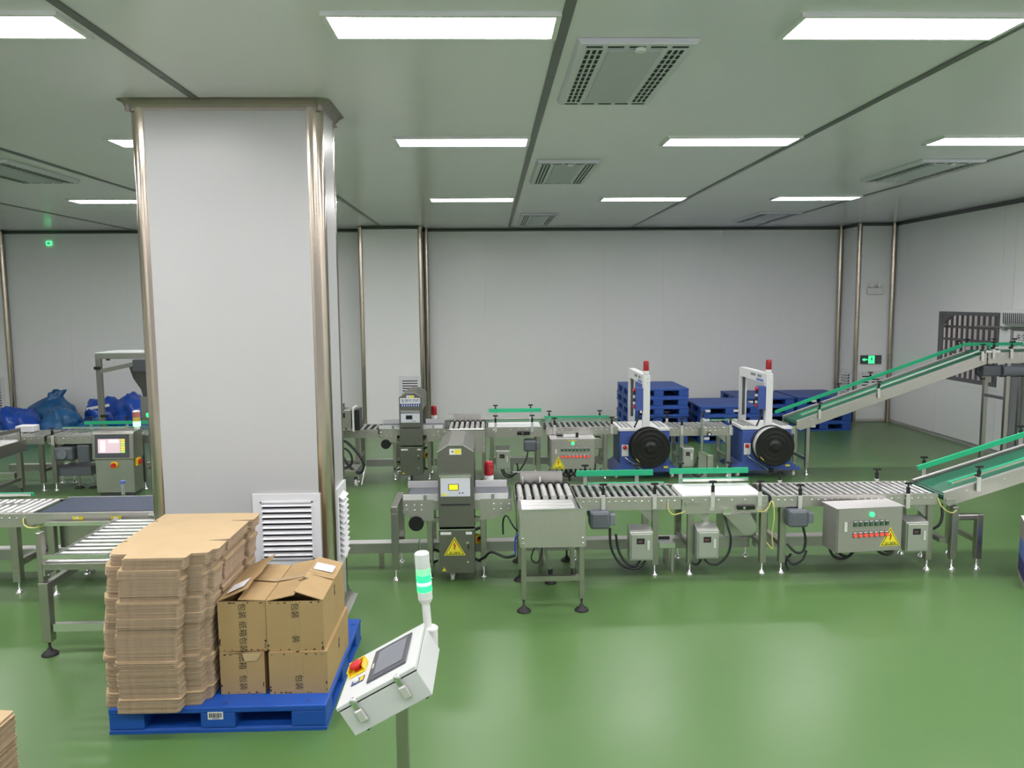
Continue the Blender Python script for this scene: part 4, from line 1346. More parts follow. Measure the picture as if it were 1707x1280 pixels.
# ================================================================== far line
YB = 10.42
cB0 = conveyor('roller_conveyor', 'distant roller conveyor emerging from behind the column', -2.75, -1.50, YB, 10.93, 0.705, 0.105, (-2.45, -1.78), 0.085, 0.022, stretch=0.3)
metal_detector(-1.058, 10.40, 'distant metal detector with blue and white name plate', False, True, -1.50, -0.60, False)
beacon('red alarm beacon right of the distant metal detector', -0.795, 11.06, 0.60, 0.155, 0.04)
reject_chute('distant reject chute half hidden behind the near metal detector', -0.565, -0.064, YB)
cB1 = conveyor('belt_conveyor', 'distant white belt conveyor with green guide and grey motor below', -0.045, 0.70, YB, 10.93, 0.715, 0.13, (0.02, 0.645), belt='white_belt')
guide(cB1, (-0.02, 10.96, 0.845), (0.72, 10.96, 0.845), (0.13, 0.80), False, 0.052)
guide(cB1, (-0.02, 10.60, 0.760), (0.70, 10.60, 0.760), (), True, 0.025)
for x in (0.07, 0.56):
    knob(cB1, x, YB - 0.014, 0.815)
MB().box(0.36, 0.53, YB - 0.035, YB - 0.0005, 0.615, 0.665).build('photo_sensor', 'black_plastic', cB1, 0.008)
MB().cyl((0.43, YB - 0.036, 0.64), (0.43, YB - 0.042, 0.64), 0.012, 12).build('sensor_eye', 'chrome', cB1)
motor(cB1, 0.53, YB - 0.0, 0.47)
inverter_box(cB1, 0.065, 0.26, 10.33, 0.165, 0.42, 0.14, 0.045)
cable(cB1, [(0.50, 10.38, 0.40), (0.47, 10.35, 0.28), (0.38, 10.34, 0.14), (0.28, 10.34, 0.08), (0.20, 10.35, 0.10), (0.17, 10.36, 0.16)], 0.010)
cable(cB1, [(0.35, 10.36, 0.24), (0.36, 10.35, 0.14), (0.27, 10.34, 0.06), (0.19, 10.35, 0.07), (0.14, 10.36, 0.16)], 0.010)

cB2 = conveyor('roller_conveyor', 'distant roller conveyor with control cabinet before the first strapping machine', 0.745, 1.715, YB, 10.93, 0.705, 0.10, (0.83, 1.55), 0.075, 0.024, rm='roller_steel')
guide(cB2, (0.74, 10.62, 0.755), (1.66, 10.62, 0.755), (), True, 0.028)
guide(cB2, (0.76, 10.95, 0.755), (1.68, 10.95, 0.755), (0.08, 0.86), False, 0.03)
for x in (0.86, 1.63):
    knob(cB2, x, YB - 0.014, 0.775)
bracket_plate(cB2, 1.58, YB, 0.60)
MB().box(1.40, 1.55, YB + 0.05, YB + 0.20, 0.40, 0.55).build('drive_housing', 'steel_dull', cB2, 0.005)

CB = thing('control_cabinet', 'distant steel control cabinet with red buttons and a yellow warning triangle', 'control cabinet', (0.79, 10.12, 0), R(0.01))
w, zz0, zz1 = 0.575, 0.20, 0.60
MB().box(0, w, 0, 0.28, zz0, zz1).build('body', 'cabinet_steel', CB, 0.005)
MB().box(-0.01, w + 0.01, -0.02, 0.28, zz1 + 0.0005, zz1 + 0.006).build('top_plate', 'steel_baked_sheen', CB)
dB = MB().box(0.006, w - 0.006, -0.016, -0.0005, zz0 + 0.004, zz1 - 0.004).build('door', 'cabinet_steel', CB, 0.004)
MB().box(0.05, 0.075, -0.026, -0.0165, 0.41, 0.47).build('handle', 'handle_white', dB, 0.006)
MB().cyl((0.285, -0.0165, 0.545), (0.285, -0.03, 0.545), 0.02, 16).build('pilot_lamp', 'green_lit', dB)
MB().box(0.22, 0.33, -0.019, -0.0166, 0.575, 0.585).build('sticker', 'yellow', dB)
button_rows(dB, 8, 0.145, 0.049, -0.0165, 0.465, 0.375)
warning_sign(dB, 0.095, -0.0165, 0.265, 0.19)
for i in range(7):
    a = 0.08 + i * 0.065
    cable(CB, [(a, 0.14, zz0), (a + 0.02, 0.13, 0.12 - 0.01 * (i % 3)), (a + 0.07, 0.12, 0.09 - 0.012 * (i % 2)), (a + 0.12, 0.13, 0.13), (a + 0.13, 0.15, zz0)], 0.011)
cable(CB, [(w + 0.0, 0.10, 0.27), (w + 0.02, 0.10, 0.22), (w + 0.0, 0.12, 0.14), (w - 0.08, 0.13, 0.09)], 0.011)
t = thing('guide_unit', 'small white and black guide unit lying on the distant control cabinet', 'guide unit', (1.03, 10.22, 0.607))
MB().box(0.88, 1.16, 10.22, 10.30, 0.6065, 0.675).build('tray', 'steel_dull', t, 0.003)
MB().box(0.96, 1.12, 10.20, 10.219, 0.612, 0.650).build('white_block', 'plastic_white', t)
MB().box(0.87, 0.95, 10.20, 10.219, 0.625, 0.645).build('black_bar', 'black_plastic', t)
MB().box(1.125, 1.16, 10.20, 10.219, 0.607, 0.67).build('black_bar', 'black_plastic', t)

cB3 = conveyor('roller_conveyor', 'distant roller conveyor between the two strapping machines', 2.42, 3.28, YB, 10.93, 0.675, 0.105, (2.585, 3.225), 0.062, 0.023)
for x in (2.58, 3.24):
    knob(cB3, x, YB - 0.012, 0.745)
guide(cB3, (3.02, 10.60, 0.74), (3.34, 10.60, 0.74), (), True, 0.025)
knob(cB3, 2.50, 10.955, 0.76, back=True)
knob(cB3, 3.02, 10.955, 0.76, back=True)
bracket_plate(cB3, 3.2, YB, 0.57)
inverter_box(cB3, 2.575, 2.73, 10.33, 0.16, 0.42, 0.14, 0.0)
MB().cyl((2.955, YB - 0.02, 0.59), (2.955, YB - 0.001, 0.59), 0.030, 18).build('bearing', 'black_rubber', cB3)
MB().cyl((2.955, YB - 0.024, 0.59), (2.955, YB - 0.0205, 0.59), 0.017, 14).build('bearing_cap', 'plastic_white', cB3)
t = thing('pneumatic_stopper', 'upright steel stopper rod in front of the conveyor between strapping machines', 'stopper', (2.86, 10.36, 0))
MB().cyl((2.84, 10.36, 0.36), (2.84, 10.36, 0.80), 0.022, 12).build('rod', 'steel_bright', t)
MB().bar((2.80, 10.30, 0.385), (2.96, 10.30, 0.31), 0.03, 0.035).build('cylinder', 'chrome', t)
MB().box(2.90, 2.98, 10.28, 10.34, 0.10, 0.33).build('mount', 'steel_dull', t, 0.004)
MB().box(2.78, 2.90, 10.30, 10.40, 0.0, 0.36).build('stand', 'steel_dull', t, 0.004)
cable(t, [(2.78, 10.30, 0.30), (2.74, 10.28, 0.2), (2.70, 10.28, 0.10), (2.78, 10.27, 0.04), (2.86, 10.28, 0.10)], 0.012)


# ------------------------------------------------------------------ strapping machines


def strapper(xc, label, coil=0.20):
    t = thing('strapping_machine', label, 'strapping machine', (xc, 10.6, 0), 0, 'blue strapping machines')
    x0, x1 = xc - 0.345, xc + 0.345
    yf, yb = 10.36, 10.92
    MB().box(x0 + 0.02, x1 - 0.0, yf, yb, 0.20, 0.655).build('body', 'machine_blue', t, 0.006)
    MB().prism([(x0 - 0.10, 0.10), (x1 + 0.13, 0.10), (x1 + 0.13, 0.125), (x1 - 0.0, 0.205), (x0 + 0.02, 0.205), (x0 - 0.10, 0.125)], 'y', yf - 0.02, yb + 0.02).build('base', 'machine_blue', t)
    top = MB().box(x0, x1, yf - 0.015, yb + 0.02, 0.656, 0.695).build('table_top', 'arch_white', t, 0.006)
    for k in range(5):
        x = x0 + 0.06 + k * 0.06
        if k < 3:
            MB().cyl((x, yf + 0.03, 0.695), (x, yb - 0.03, 0.695), 0.016, 10).build('table_roller', 'roller_steel', top)
        x = x1 - 0.06 - k * 0.06
        if k < 2:
            MB().cyl((x, yf + 0.03, 0.695), (x, yb - 0.03, 0.695), 0.016, 10).build('table_roller', 'roller_steel', top)
    # arch in the plane across the line
    xa0, xa1 = xc - 0.015, xc + 0.075
    zt = 1.405
    y0, y1 = 10.36, 11.52
    a = MB()
    a.box(xa0, xa1, y0, y0 + 0.085, 0.6955, zt - 0.13)
    a.box(xa0, xa1, y1 - 0.085, y1, 0.60, zt - 0.13)
    a.prism([(y0, zt - 0.13), (y1, zt - 0.13), (y1, zt - 0.01), (y1 - 0.03, zt), (y0 + 0.03, zt), (y0, zt - 0.01)], 'x', xa0, xa1)
    ar = a.build('arch', 'arch_white', t)
    MB().box(xa0 + 0.025, xa1 - 0.025, y1 - 0.095, y1 - 0.0855, 0.70, zt - 0.14).build('strap_track', 'bezel', ar)
    MB().box(xa0 + 0.025, xa1 - 0.025, y0 + 0.0855, y0 + 0.095, 0.70, zt - 0.14).build('strap_track', 'bezel', ar)
    MB().box(xa0 - 0.0015, xa0 - 0.0004, 10.80, 11.00, 1.335, 1.372).build('arch_print', 'print_grey', ar)
    MB().box(xa0 - 0.0015, xa0 - 0.0004, 10.56, 10.72, 1.335, 1.372).build('arch_print', 'print_grey', ar)
    MB().box(xa0 - 0.0015, xa0 - 0.0004, 10.48, 10.76, 1.285, 1.315).build('arch_print', 'carton_blue', ar)
    for z in (1.30, 1.36):
        bolt(ar, xc + 0.04, y0, z)
    # hanging control box with buttons on its left face
    cbx = MB().box(xc - 0.115, xa0 - 0.0005, y0 - 0.005, y0 + 0.13, 0.93, 1.235).build('control_box', 'machine_blue', t, 0.005)
    for i, m in enumerate(('red_button', 'black_plastic', 'plastic_white', 'black_plastic', 'plastic_white', 'red_button')):
        z = 1.20 - i * 0.045
        MB().cyl((xc - 0.1155, y0 + 0.06, z), (xc - 0.142, y0 + 0.06, z), 0.019 if i else 0.027, 12).build('push_button', m, cbx)
    cable(t, [(xc - 0.06, y0 + 0.05, 0.93), (xc - 0.07, y0 + 0.05, 0.82), (xc - 0.13, y0 + 0.02, 0.70)], 0.012)
    # strap reel
    zr, xr = 0.455, xc + 0.05
    rl = thing_part_reel(t, xr, zr, yf, coil)
    # switch plate, tension arm, castors, label
    sp = MB().box(x0 + 0.045, x0 + 0.135, yf - 0.006, yf - 0.0005, 0.315, 0.47).build('switch_plate', 'plastic_white', t)
    MB().lathe([(0.028, 0), (0.028, 0.012), (0.016, 0.03), (0, 0.03)], (0, 0, 0), 16, Matrix.Translation((x0 + 0.085, yf - 0.006, 0.435)) @ Matrix.Rotation(math.pi / 2, 4, 'X')).build('rotary_switch', 'red_button', sp)
    MB().tube([(x0 + 0.09, yf - 0.03, 0.30), (x0 + 0.16, yf - 0.05, 0.25), (x0 + 0.35, yf - 0.08, 0.12)], 0.006, 6, 3).build('tension_arm', 'steel_bright', t)
    MB().box(x0 + 0.37, x0 + 0.43, yf - 0.09, yf - 0.06, 0.08, 0.14).build('arm_guide', 'black_plastic', t, 0.004)
    MB().box(x1 - 0.08, x1 - 0.02, yf - 0.0225, yf - 0.0205, 0.15, 0.175).build('sticker', 'sign_yellow', t)
    for x in (x0 - 0.02, x1 + 0.05):
        for y in (yf + 0.06, yb - 0.06):
            q = MB().cyl((x - 0.016, y, 0.045), (x + 0.016, y, 0.045), 0.045, 18).build('castor_wheel', 'handle_white', t)
            MB().box(x - 0.024, x + 0.024, y - 0.025, y + 0.025, 0.07, 0.0999).build('castor_fork', 'steel_dull', q)
    return t


def thing_part_reel(t, xr, zr, yf, coil):
    M = Matrix.Translation((xr, yf - 0.02, zr)) @ Matrix.Rotation(math.pi / 2, 4, 'X')
    hub = MB().lathe([(0.05, -0.03), (0.05, 0.20)], (0, 0, 0), 20, M).build('reel_hub', 'black_plastic', t)
    for z in (0.0, 0.17):
        prof = [(0.262, z), (0.262, z + 0.008), (0.252, z + 0.010), (0.235, z + 0.008), (0.19, z + 0.008), (0.185, z + 0.010), (0.178, z + 0.008),
                (0.13, z + 0.008), (0.125, z + 0.010), (0.118, z + 0.008), (0.06, z + 0.010), (0.055, z + 0.016), (0.0, z + 0.016)]
        MB().lathe(prof, (0, 0, 0), 48, M).build('reel_flange', 'reel_black', hub)
    MB().lathe([(0.05, 0.014), (coil, 0.014), (coil, 0.165), (0.05, 0.165)], (0, 0, 0), 40, M).build('strap_coil', 'strap_white', hub)
    for k in range(6):
        a = R(60 * k)
        c = M @ Vector((0.035 * math.cos(a), 0.035 * math.sin(a), 0.187))
        MB().cyl(c, c + Vector((0, -0.004, 0)), 0.007, 8).build('hub_bolt', 'bezel', hub)
    a0 = R(215)
    pts = [M @ Vector((0.235 * math.cos(a0 + R(q)), 0.235 * math.sin(a0 + R(q)), 0.186)) for q in (0, 5, 10, 15)]
    MB().tube(pts, 0.007, 6, 2).build('strap_end', 'lens_yellow_pale', hub)
    return hub


strapper(2.06, 'blue strapping machine with white arch and black reel, before the pallet stack')
strapper(3.715, 'blue strapping machine with white arch at the foot of the incline', 0.246)
beacon('red alarm beacon on the arch of the strapping machine by the pallet stack', 2.09, 10.42, 1.4055, 0.004, 0.037)
beacon('red alarm beacon on the arch of the strapping machine by the incline', 3.745, 10.42, 1.4055, 0.004, 0.037)

cB4 = conveyor('roller_conveyor', 'short distant roller conveyor feeding the foot of the far incline', 4.075, 4.14, YB + 0.02, 10.93, 0.675, 0.10, (), 0.06, bolts=False)
ib, ZB = incline('distant inclined green belt conveyor climbing to the right wall', 4.15, 6.72, YB, 10.95, 0.75, 0.348, 0.135, (4.20, 6.70, 0.055), (4.05, 6.70, 0.06), (0.10, 0.42, 0.98), (0.35, 0.52, 0.99))
for y in (YB + 0.05, 10.90):
    leg(ib, 4.32, y, ZB(4.32) - 0.13, 0.05, 0.05)
MB().box(4.30, 4.34, YB + 0.08, 10.87, 0.2, 0.24).build('cross_bar', 'steel', ib)

hb = conveyor('belt_conveyor', 'raised flat belt conveyor at the top of the far incline', 6.74, 7.6, YB, 10.95, 1.66, 0.15, (7.04, 7.55), belt='green_belt', stretch=1.0)
guide(hb, (6.72, 10.97, 1.715), (7.58, 10.97, 1.715), (0.1, 0.55, 0.9), False, 0.045)
guide(hb, (6.76, YB + 0.03, 1.705), (7.58, YB + 0.03, 1.705), (0.05, 0.35, 0.75), True, 0.03)
MB().box(6.70, 6.90, YB - 0.006, YB - 0.0005, 1.655, 1.685).build('junction_plate', 'plastic_white', hb)
MB().cyl((6.95, YB + 0.05, 1.40), (7.30, YB + 0.05, 1.40), 0.085, 18).build('drum_motor', 'motor_grey', hb)
MB().box(6.68, 6.94, YB + 0.0, YB + 0.20, 1.33, 1.48).build('gearbox', 'bezel', hb, 0.02)
cable(hb, [(6.62, YB + 0.02, 1.46), (6.60, YB, 1.38), (6.66, YB, 1.31), (6.72, YB + 0.02, 1.30)], 0.012)

# low trunking of the far line
tk = thing('cable_trunking', 'low stainless cable trunking running under the distant line', 'cable trunking', (0, 10.85, 0))
for a, b in ((-6.6, -5.35), (-5.23, -4.1), (-4.08, -2.50), (-2.40, -1.84), (-1.73, -1.32), (-0.78, -0.58), (-0.02, 0.60), (0.70, 1.55)):
    MB().box(a, b, 10.80, 10.86, 0.13, 0.22).build('trunk_body', 'steel_dull', tk)
    MB().box(a, b, 10.79, 10.87, 0.2205, 0.227).build('trunk_lid', 'steel_baked_sheen', tk)
for x in (-6.0, -4.6, -3.2, -2.0, 0.3, 1.1):
    MB().box(x - 0.02, x + 0.02, 10.81, 10.85, 0, 0.1299).build('support', 'steel', tk)

# carton handling head just right of the column
t = thing('coding_machine', 'small grey coding machine with red stop button and hoses beside the column', 'coding machine', (-1.95, 10.2, 0))
MB().box(-2.05, -1.795, 10.10, 10.36, 0.78, 1.02).build('body', 'steel', t, 0.006)
MB().box(-1.775, -1.755, 10.08, 10.36, 0.74, 1.05).build('side_plate', 'handle_white', t)
MB().box(-1.7545, -1.69, 10.12, 10.36, 0.75, 1.02).build('print_head', 'black_plastic', t, 0.005)
MB().box(-1.90, -1.70, 10.2, 10.24, 1.021, 1.04).build('arm', 'steel_bright', t)
MB().cyl((-1.93, 10.099, 1.05), (-1.93, 10.06, 1.05), 0.04, 16).build('stop_ring', 'estop_yellow', t)
MB().cyl((-1.93, 10.0595, 1.05), (-1.93, 10.03, 1.05), 0.028, 16).build('stop_button', 'red_lit', t)
MB().box(-1.97, -1.885, 10.10, 10.2, 1.0205, 1.10).build('stop_box', 'bezel', t, 0.004)
MB().box(-1.94, -1.87, 10.097, 10.0995, 0.92, 0.98).build('display', 'screen_dark', t)
MB().box(-2.03, -1.97, 10.14, 10.34, 0.2, 0.78).build('stand', 'steel_dull', t)
MB().box(-2.10, -1.72, 10.10, 10.34, 0.14, 0.26).build('carriage', 'steel_dull', t, 0.008)
MB().box(-1.90, -1.74, 10.05, 10.0995, 0.17, 0.24).build('carriage_box', 'steel', t, 0.004)
for x in (-1.76, -2.05):
    q = MB().cyl((x - 0.016, 10.16, 0.055), (x + 0.016, 10.16, 0.055), 0.055, 18).build('castor_wheel', 'handle_white', t)
    MB().box(x - 0.025, x + 0.025, 10.13, 10.19, 0.09, 0.1399).build('castor_fork', 'bezel', q)
cable(t, [(-1.97, 10.12, 0.62), (-1.85, 10.08, 0.60), (-1.70, 10.06, 0.44), (-1.64, 10.06, 0.30), (-1.70, 10.06, 0.20), (-1.84, 10.08, 0.30), (-1.95, 10.10, 0.48)], 0.018, name='hose')
cable(t, [(-1.97, 10.12, 0.50), (-1.88, 10.08, 0.52), (-1.80, 10.06, 0.44), (-1.80, 10.06, 0.32), (-1.90, 10.08, 0.26)], 0.014, name='hose')
MB().bar((-1.62, 10.06, 0.29), (-1.67, 10.02, 0.06), 0.012, 0.012).build('push_handle', 'plastic_white', t)

# ================================================================== left side, near line
L1 = conveyor('roller_conveyor', 'near roller conveyor with green guide at the left edge', -5.4, -3.79, 6.46, 6.97, 0.685, 0.112, (-4.9, -3.96), 0.062, 0.022, legw=0.065)
guide(L1, (-5.3, 6.86, 0.74), (-4.0, 6.86, 0.74), (), True, 0.028)
knob(L1, -4.19, 6.446, 0.75)
motor(L1, -4.27, 6.50, 0.46)
MB().bar((-3.96, 6.55, 0.25), (-3.96, 6.90, 0.25), 0.05, 0.05).build('cross_bar', 'steel', L1)
cable(L1, [(-3.86, 6.455, 0.65), (-3.85, 6.44, 0.60), (-3.80, 6.43, 0.575), (-3.72, 6.44, 0.58), (-3.62, 6.45, 0.63)], 0.006, 'cable_yellow')

L2 = conveyor('belt_conveyor', 'near weighing conveyor with dark blue belt left of the column', -3.755, -2.66, 6.40, 6.97, 0.70, 0.085, (-3.62, -2.75), belt='dark_belt', bolts=False, stretch=0.2)
for x in (-3.43, -3.12):
    s_ = MB().box(x, x + 0.085, 6.397, 6.3996, 0.645, 0.672).build('yellow_sticker', 'yellow', L2)
    MB().box(x + 0.02, x + 0.05, 6.3955, 6.3969, 0.652, 0.666).build('sticker_mark', 'paper_white', s_)
MB().box(-3.60, -2.80, 6.5, 6.9, 0.38, 0.60).build('load_cell_box', 'steel', L2, 0.006)
MB().cyl((-3.30, 7.02, 0.66), (-3.30, 7.02, 0.80), 0.016, 10).build('sensor_post', 'steel_bright', L2)
MB().cyl((-3.30, 7.02, 0.80), (-3.30, 7.02, 0.825), 0.022, 10).build('sensor_cap', 'carton_blue', L2)
for x in (-2.62, -2.56):
    MB().cyl((x, 6.46, 0.70), (x, 6.95, 0.70), 0.022, 12).build('transfer_roller', 'roller_steel', L2)
MB().cyl((-2.79, 6.405, 0.675), (-2.79, 6.39, 0.675), 0.026, 14).build('bearing', 'steel_bright', L2)

# roller table reaching towards the viewer, left of the column
L3 = thing('roller_table', 'perpendicular gravity roller table with stop frame left of the carton stack', 'conveyor', (-2.8, 5.8, 0))
x0, x1, y0, y1, zb = -3.06, -2.58, 5.26, 6.36, 0.655
rm = MB().cyl((-(x1 - x0) / 2 + 0.03, 0, 0), ((x1 - x0) / 2 - 0.03, 0, 0), 0.015, 16).mesh('table_roller', 'roller_steel')
y = y1 - 0.05
while y > y0 + 0.03:
    inst('roller', rm, L3, ((x0 + x1) / 2, y, zb - 0.005))
    y -= 0.0905
for x in (x0, x1 - 0.03):
    MB().box(x, x + 0.03, y0, y1, zb - 0.09, zb + 0.012).build('side_rail', 'steel_bright', L3, 0.003)
for x in (x0 + 0.01, x1 - 0.01):
    lg = leg(L3, x, y0 + 0.03, 0.52, 0.065, 0.065, 'pad')
    leg(L3, x, y1 - 0.08, 0.56, 0.05, 0.05, 'pad')
    MB().box(x - 0.02, x + 0.02, y0 + 0.07, y1 - 0.11, 0.46, 0.51).build('side_bar', 'steel', L3)
MB().box(x0 - 0.015, x0 + 0.02, y0 - 0.006, y0 + 0.05, 0.5205, 0.87).build('stop_post', 'steel', L3, 0.004)
MB().box(x1 - 0.02, x1 + 0.015, y0 - 0.006, y0 + 0.05, 0.5205, 0.62).build('stop_post', 'steel', L3, 0.004)
MB().box(x0 + 0.021, x1 - 0.021, y0 - 0.004, y0 + 0.02, 0.688, 0.715).build('stop_bar', 'steel_bright', L3)
MB().box(x0 + 0.021, x1 - 0.021, y0 - 0.004, y0 + 0.02, 0.612, 0.652).build('stop_bar', 'steel', L3)
MB().box(x0 + 0.05, x1 - 0.05, y0 + 0.015, y0 + 0.055, 0.17, 0.225).build('cross_bar', 'steel_bright', L3)
MB().box(-3.62, -3.07, 6.325, 6.355, 0.615, 0.645).build('link_bar', 'steel_bright', L3)

# ================================================================== left side, far line
L6 = conveyor('roller_conveyor', 'distant roller conveyor with perforated rail beside the lit touch panel', -5.70, -4.35, 10.16, 10.67, 0.72, 0.105, (-5.64, -4.5), 0.075, 0.023)
guide(L6, (-5.5, 10.72, 0.78), (-4.4, 10.72, 0.78), (0.06, 0.5), False, 0.045)
guide(L6, (-5.65, 10.45, 0.765), (-4.4, 10.45, 0.765), (), True, 0.025)
knob(L6, -5.62, 10.14, 0.765)
MB().box(-5.70, -5.58, 10.150, 10.1595, 0.64, 0.70).build('end_plate', 'steel_bright', L6)
MB().box(-5.61, -5.36, 10.10, 10.36, 0.40, 0.58).build('motor', 'motor_grey', L6, 0.03)
MB().cyl((-5.49, 10.099, 0.49), (-5.49, 10.08, 0.49), 0.06, 20).build('motor_cap', 'motor_light', L6)
MB().box(-5.34, -5.18, 10.16, 10.40, 0.36, 0.60).build('gearbox', 'motor_grey', L6, 0.02)
MB().box(-5.62, -5.20, 10.22, 10.50, 0.18, 0.30).build('motor_base', 'motor_grey', L6, 0.006)
for x in (-5.40, -5.22):
    MB().cyl((x, 10.3, 0.03), (x, 10.3, 0.18), 0.014, 8).build('base_bolt', 'steel_dull', L6)
    MB().lathe([(0.06, 0), (0.06, 0.008), (0.02, 0.03)], (x, 10.3, 0), 14).build('base_pad', 'black_rubber', L6)

L7 = thing('roller_table', 'distant gravity roller table with sloping hand rail at the left edge', 'conveyor', (-6.3, 9.4, 0))
x0, x1, y0, y1, zb = -6.62, -5.90, 8.55, 10.05, 0.69
rm = MB().cyl((-(x1 - x0) / 2 + 0.03, 0, 0), ((x1 - x0) / 2 - 0.03, 0, 0), 0.017, 14).mesh('table_roller', 'roller_steel')
y = y1 - 0.05
while y > y0:
    inst('roller', rm, L7, ((x0 + x1) / 2, y, zb - 0.005))
    y -= 0.11
for x in (x0, x1 - 0.03):
    MB().box(x, x + 0.03, y0, y1, zb - 0.13, zb + 0.012).build('side_rail', 'steel', L7, 0.003)
for x in (x0 + 0.03, x1 - 0.03):
    for y in (9.93, 8.7):
        leg(L7, x, y, 0.58, 0.06, 0.06, 'pad')
    MB().box(x - 0.02, x + 0.02, 8.75, 9.9, 0.2, 0.24).build('side_bar', 'steel', L7)
MB().bar((-5.91, 9.95, 0.84), (-6.15, 8.6, 0.84), 0.02, 0.045).build('hand_rail', 'steel', L7)
MB().box(-5.92, -5.89, 9.90, 9.93, 0.70, 0.82).build('rail_post', 'steel', L7)
MB().box(-6.55, -5.98, 9.88, 9.94, 0.22, 0.30).build('cross_bar', 'steel_bright', L7)
L9 = conveyor('roller_conveyor', 'distant roller conveyor running out of the left edge behind the roller table', -8.2, -5.74, 10.16, 10.67, 0.72, 0.105, (-8.0, -6.9, -5.80), 0.085, 0.023)
t = tag(MB().box(-6.24, -6.01, 10.40, 10.56, 0.733, 0.815).build('white_carton', 'paper_white', None, 0.006), 'small plain white carton riding on the conveyor below the blue bags', 'carton')

# touch panel console
pc = thing('touch_console', 'steel console with lit touch screen and red stop button left of the column', 'console', (-4.7, 9.9, 0))
MB().box(-4.93, -4.46, 9.80, 10.06, 0.05, 0.47).build('cabinet', 'steel_dull', pc, 0.006)
MB().box(-4.90, -4.49, 9.83, 10.05, 0.0, 0.05).build('plinth', 'bezel', pc)
hd = MB().prism([(9.775, 0.475), (9.80, 0.81), (9.83, 0.825), (10.06, 0.825), (10.06, 0.475)], 'x', -4.955, -4.44).build('screen_housing', 'steel', pc, 0.012)


def on_face(x0, x1, z0, z1, d, m, nm, par):
    def Y(z):
        return 9.775 + (z - 0.475) * (0.025 / 0.335)
    mb = MB()
    mb.add([(x0, Y(z0) - d, z0), (x1, Y(z0) - d, z0), (x1, Y(z1) - d, z1), (x0, Y(z1) - d, z1),
            (x0, Y(z0) - d + 0.003, z0), (x1, Y(z0) - d + 0.003, z0), (x1, Y(z1) - d + 0.003, z1), (x0, Y(z1) - d + 0.003, z1)],
           [(0, 1, 2, 3), (7, 6, 5, 4), (0, 4, 5, 1), (1, 5, 6, 2), (2, 6, 7, 3), (3, 7, 4, 0)])
    return mb.build(nm, m, par)


bz = on_face(-4.915, -4.495, 0.50, 0.79, 0.004, 'bezel', 'screen_bezel', hd)
on_face(-4.875, -4.60, 0.56, 0.735, 0.008, 'screen_grid', 'screen', bz)
on_face(-4.845, -4.785, 0.575, 0.715, 0.012, 'screen_lit', 'screen_field', bz)
on_face(-4.74, -4.62, 0.685, 0.725, 0.012, 'screen_lit', 'screen_field', bz)
for i in range(6):
    on_face(-4.595, -4.545, 0.562 + i * 0.0295, 0.586 + i * 0.0295, 0.008, 'screen_amber' if i in (1, 2, 4, 5) else 'screen_lime', 'screen_key', bz)
MB().cyl((-4.69, 9.7995, 0.405), (-4.69, 9.775, 0.405), 0.045, 20).build('stop_ring', 'estop_yellow', pc)
MB().cyl((-4.69, 9.7745, 0.405), (-4.69, 9.745, 0.405), 0.029, 16).build('stop_button', 'red_button', pc)
MB().box(-4.4595, -4.43, 9.84, 9.94, 0.38, 0.48).build('isolator_plate', 'estop_yellow', pc, 0.005)
MB().cyl((-4.4295, 9.89, 0.43), (-4.40, 9.89, 0.43), 0.03, 14).build('isolator_knob', 'red_button', pc)

# aluminium frame over the far conveyor
fr = thing('profile_frame', 'tall aluminium profile frame with swing arm above the distant conveyor', 'frame', (-4.9, 10.75, 0))
yfz = 10.78
for x in (-5.29, -4.55):
    MB().box(x - 0.035, x + 0.035, yfz - 0.03, yfz + 0.03, 0.0 if x < -5 else 0.73, 1.665).build('upright', 'alu_profile', fr, 0.004)
    for dx in (-0.012, 0.012):
        MB().box(x + dx - 0.003, x + dx + 0.003, yfz - 0.032, yfz - 0.0302, 0.75, 1.66).build('profile_groove', 'bezel', fr)
MB().box(-5.325, -4.0, yfz - 0.03, yfz + 0.03, 1.6655, 1.74).build('top_beam', 'alu_profile', fr, 0.004)
MB().box(-5.33, -4.0, yfz - 0.03, yfz + 0.6, 1.7405, 1.75).build('top_sheet', 'lens_clear', fr)
MB().bar((-5.25, yfz - 0.05, 1.50), (-4.72, yfz - 0.10, 1.61), 0.03, 0.055).build('swing_arm', 'alu_profile', fr)
MB().box(-5.33, -5.25, yfz - 0.07, yfz - 0.031, 1.525, 1.565).build('hinge', 'black_plastic', fr, 0.004)
MB().box(-5.28, -5.20, yfz - 0.07, yfz - 0.031, 0.875, 0.91).build('hinge', 'black_plastic', fr, 0.004)
MB().box(-5.17, -5.12, yfz - 0.045, yfz - 0.031, 1.645, 1.67).build('clip', 'black_plastic', fr)
MB().box(-4.78, -4.60, yfz - 0.14, yfz - 0.04, 1.50, 1.66).build('arm_head', 'bezel', fr, 0.006)
q = MB()
q.lathe([(0.05, 0.0), (0.07, 0.10), (0.16, 0.26), (0.20, 0.40), (0.20, 0.44)], (-4.78, yfz + 0.25, 1.12), 24)
q.build('funnel_hood', 'hood_mesh', fr)
MB().box(-4.85, -4.74, yfz + 0.20, yfz + 0.30, 0.73, 1.12).build('funnel_pipe', 'alu_profile', fr)

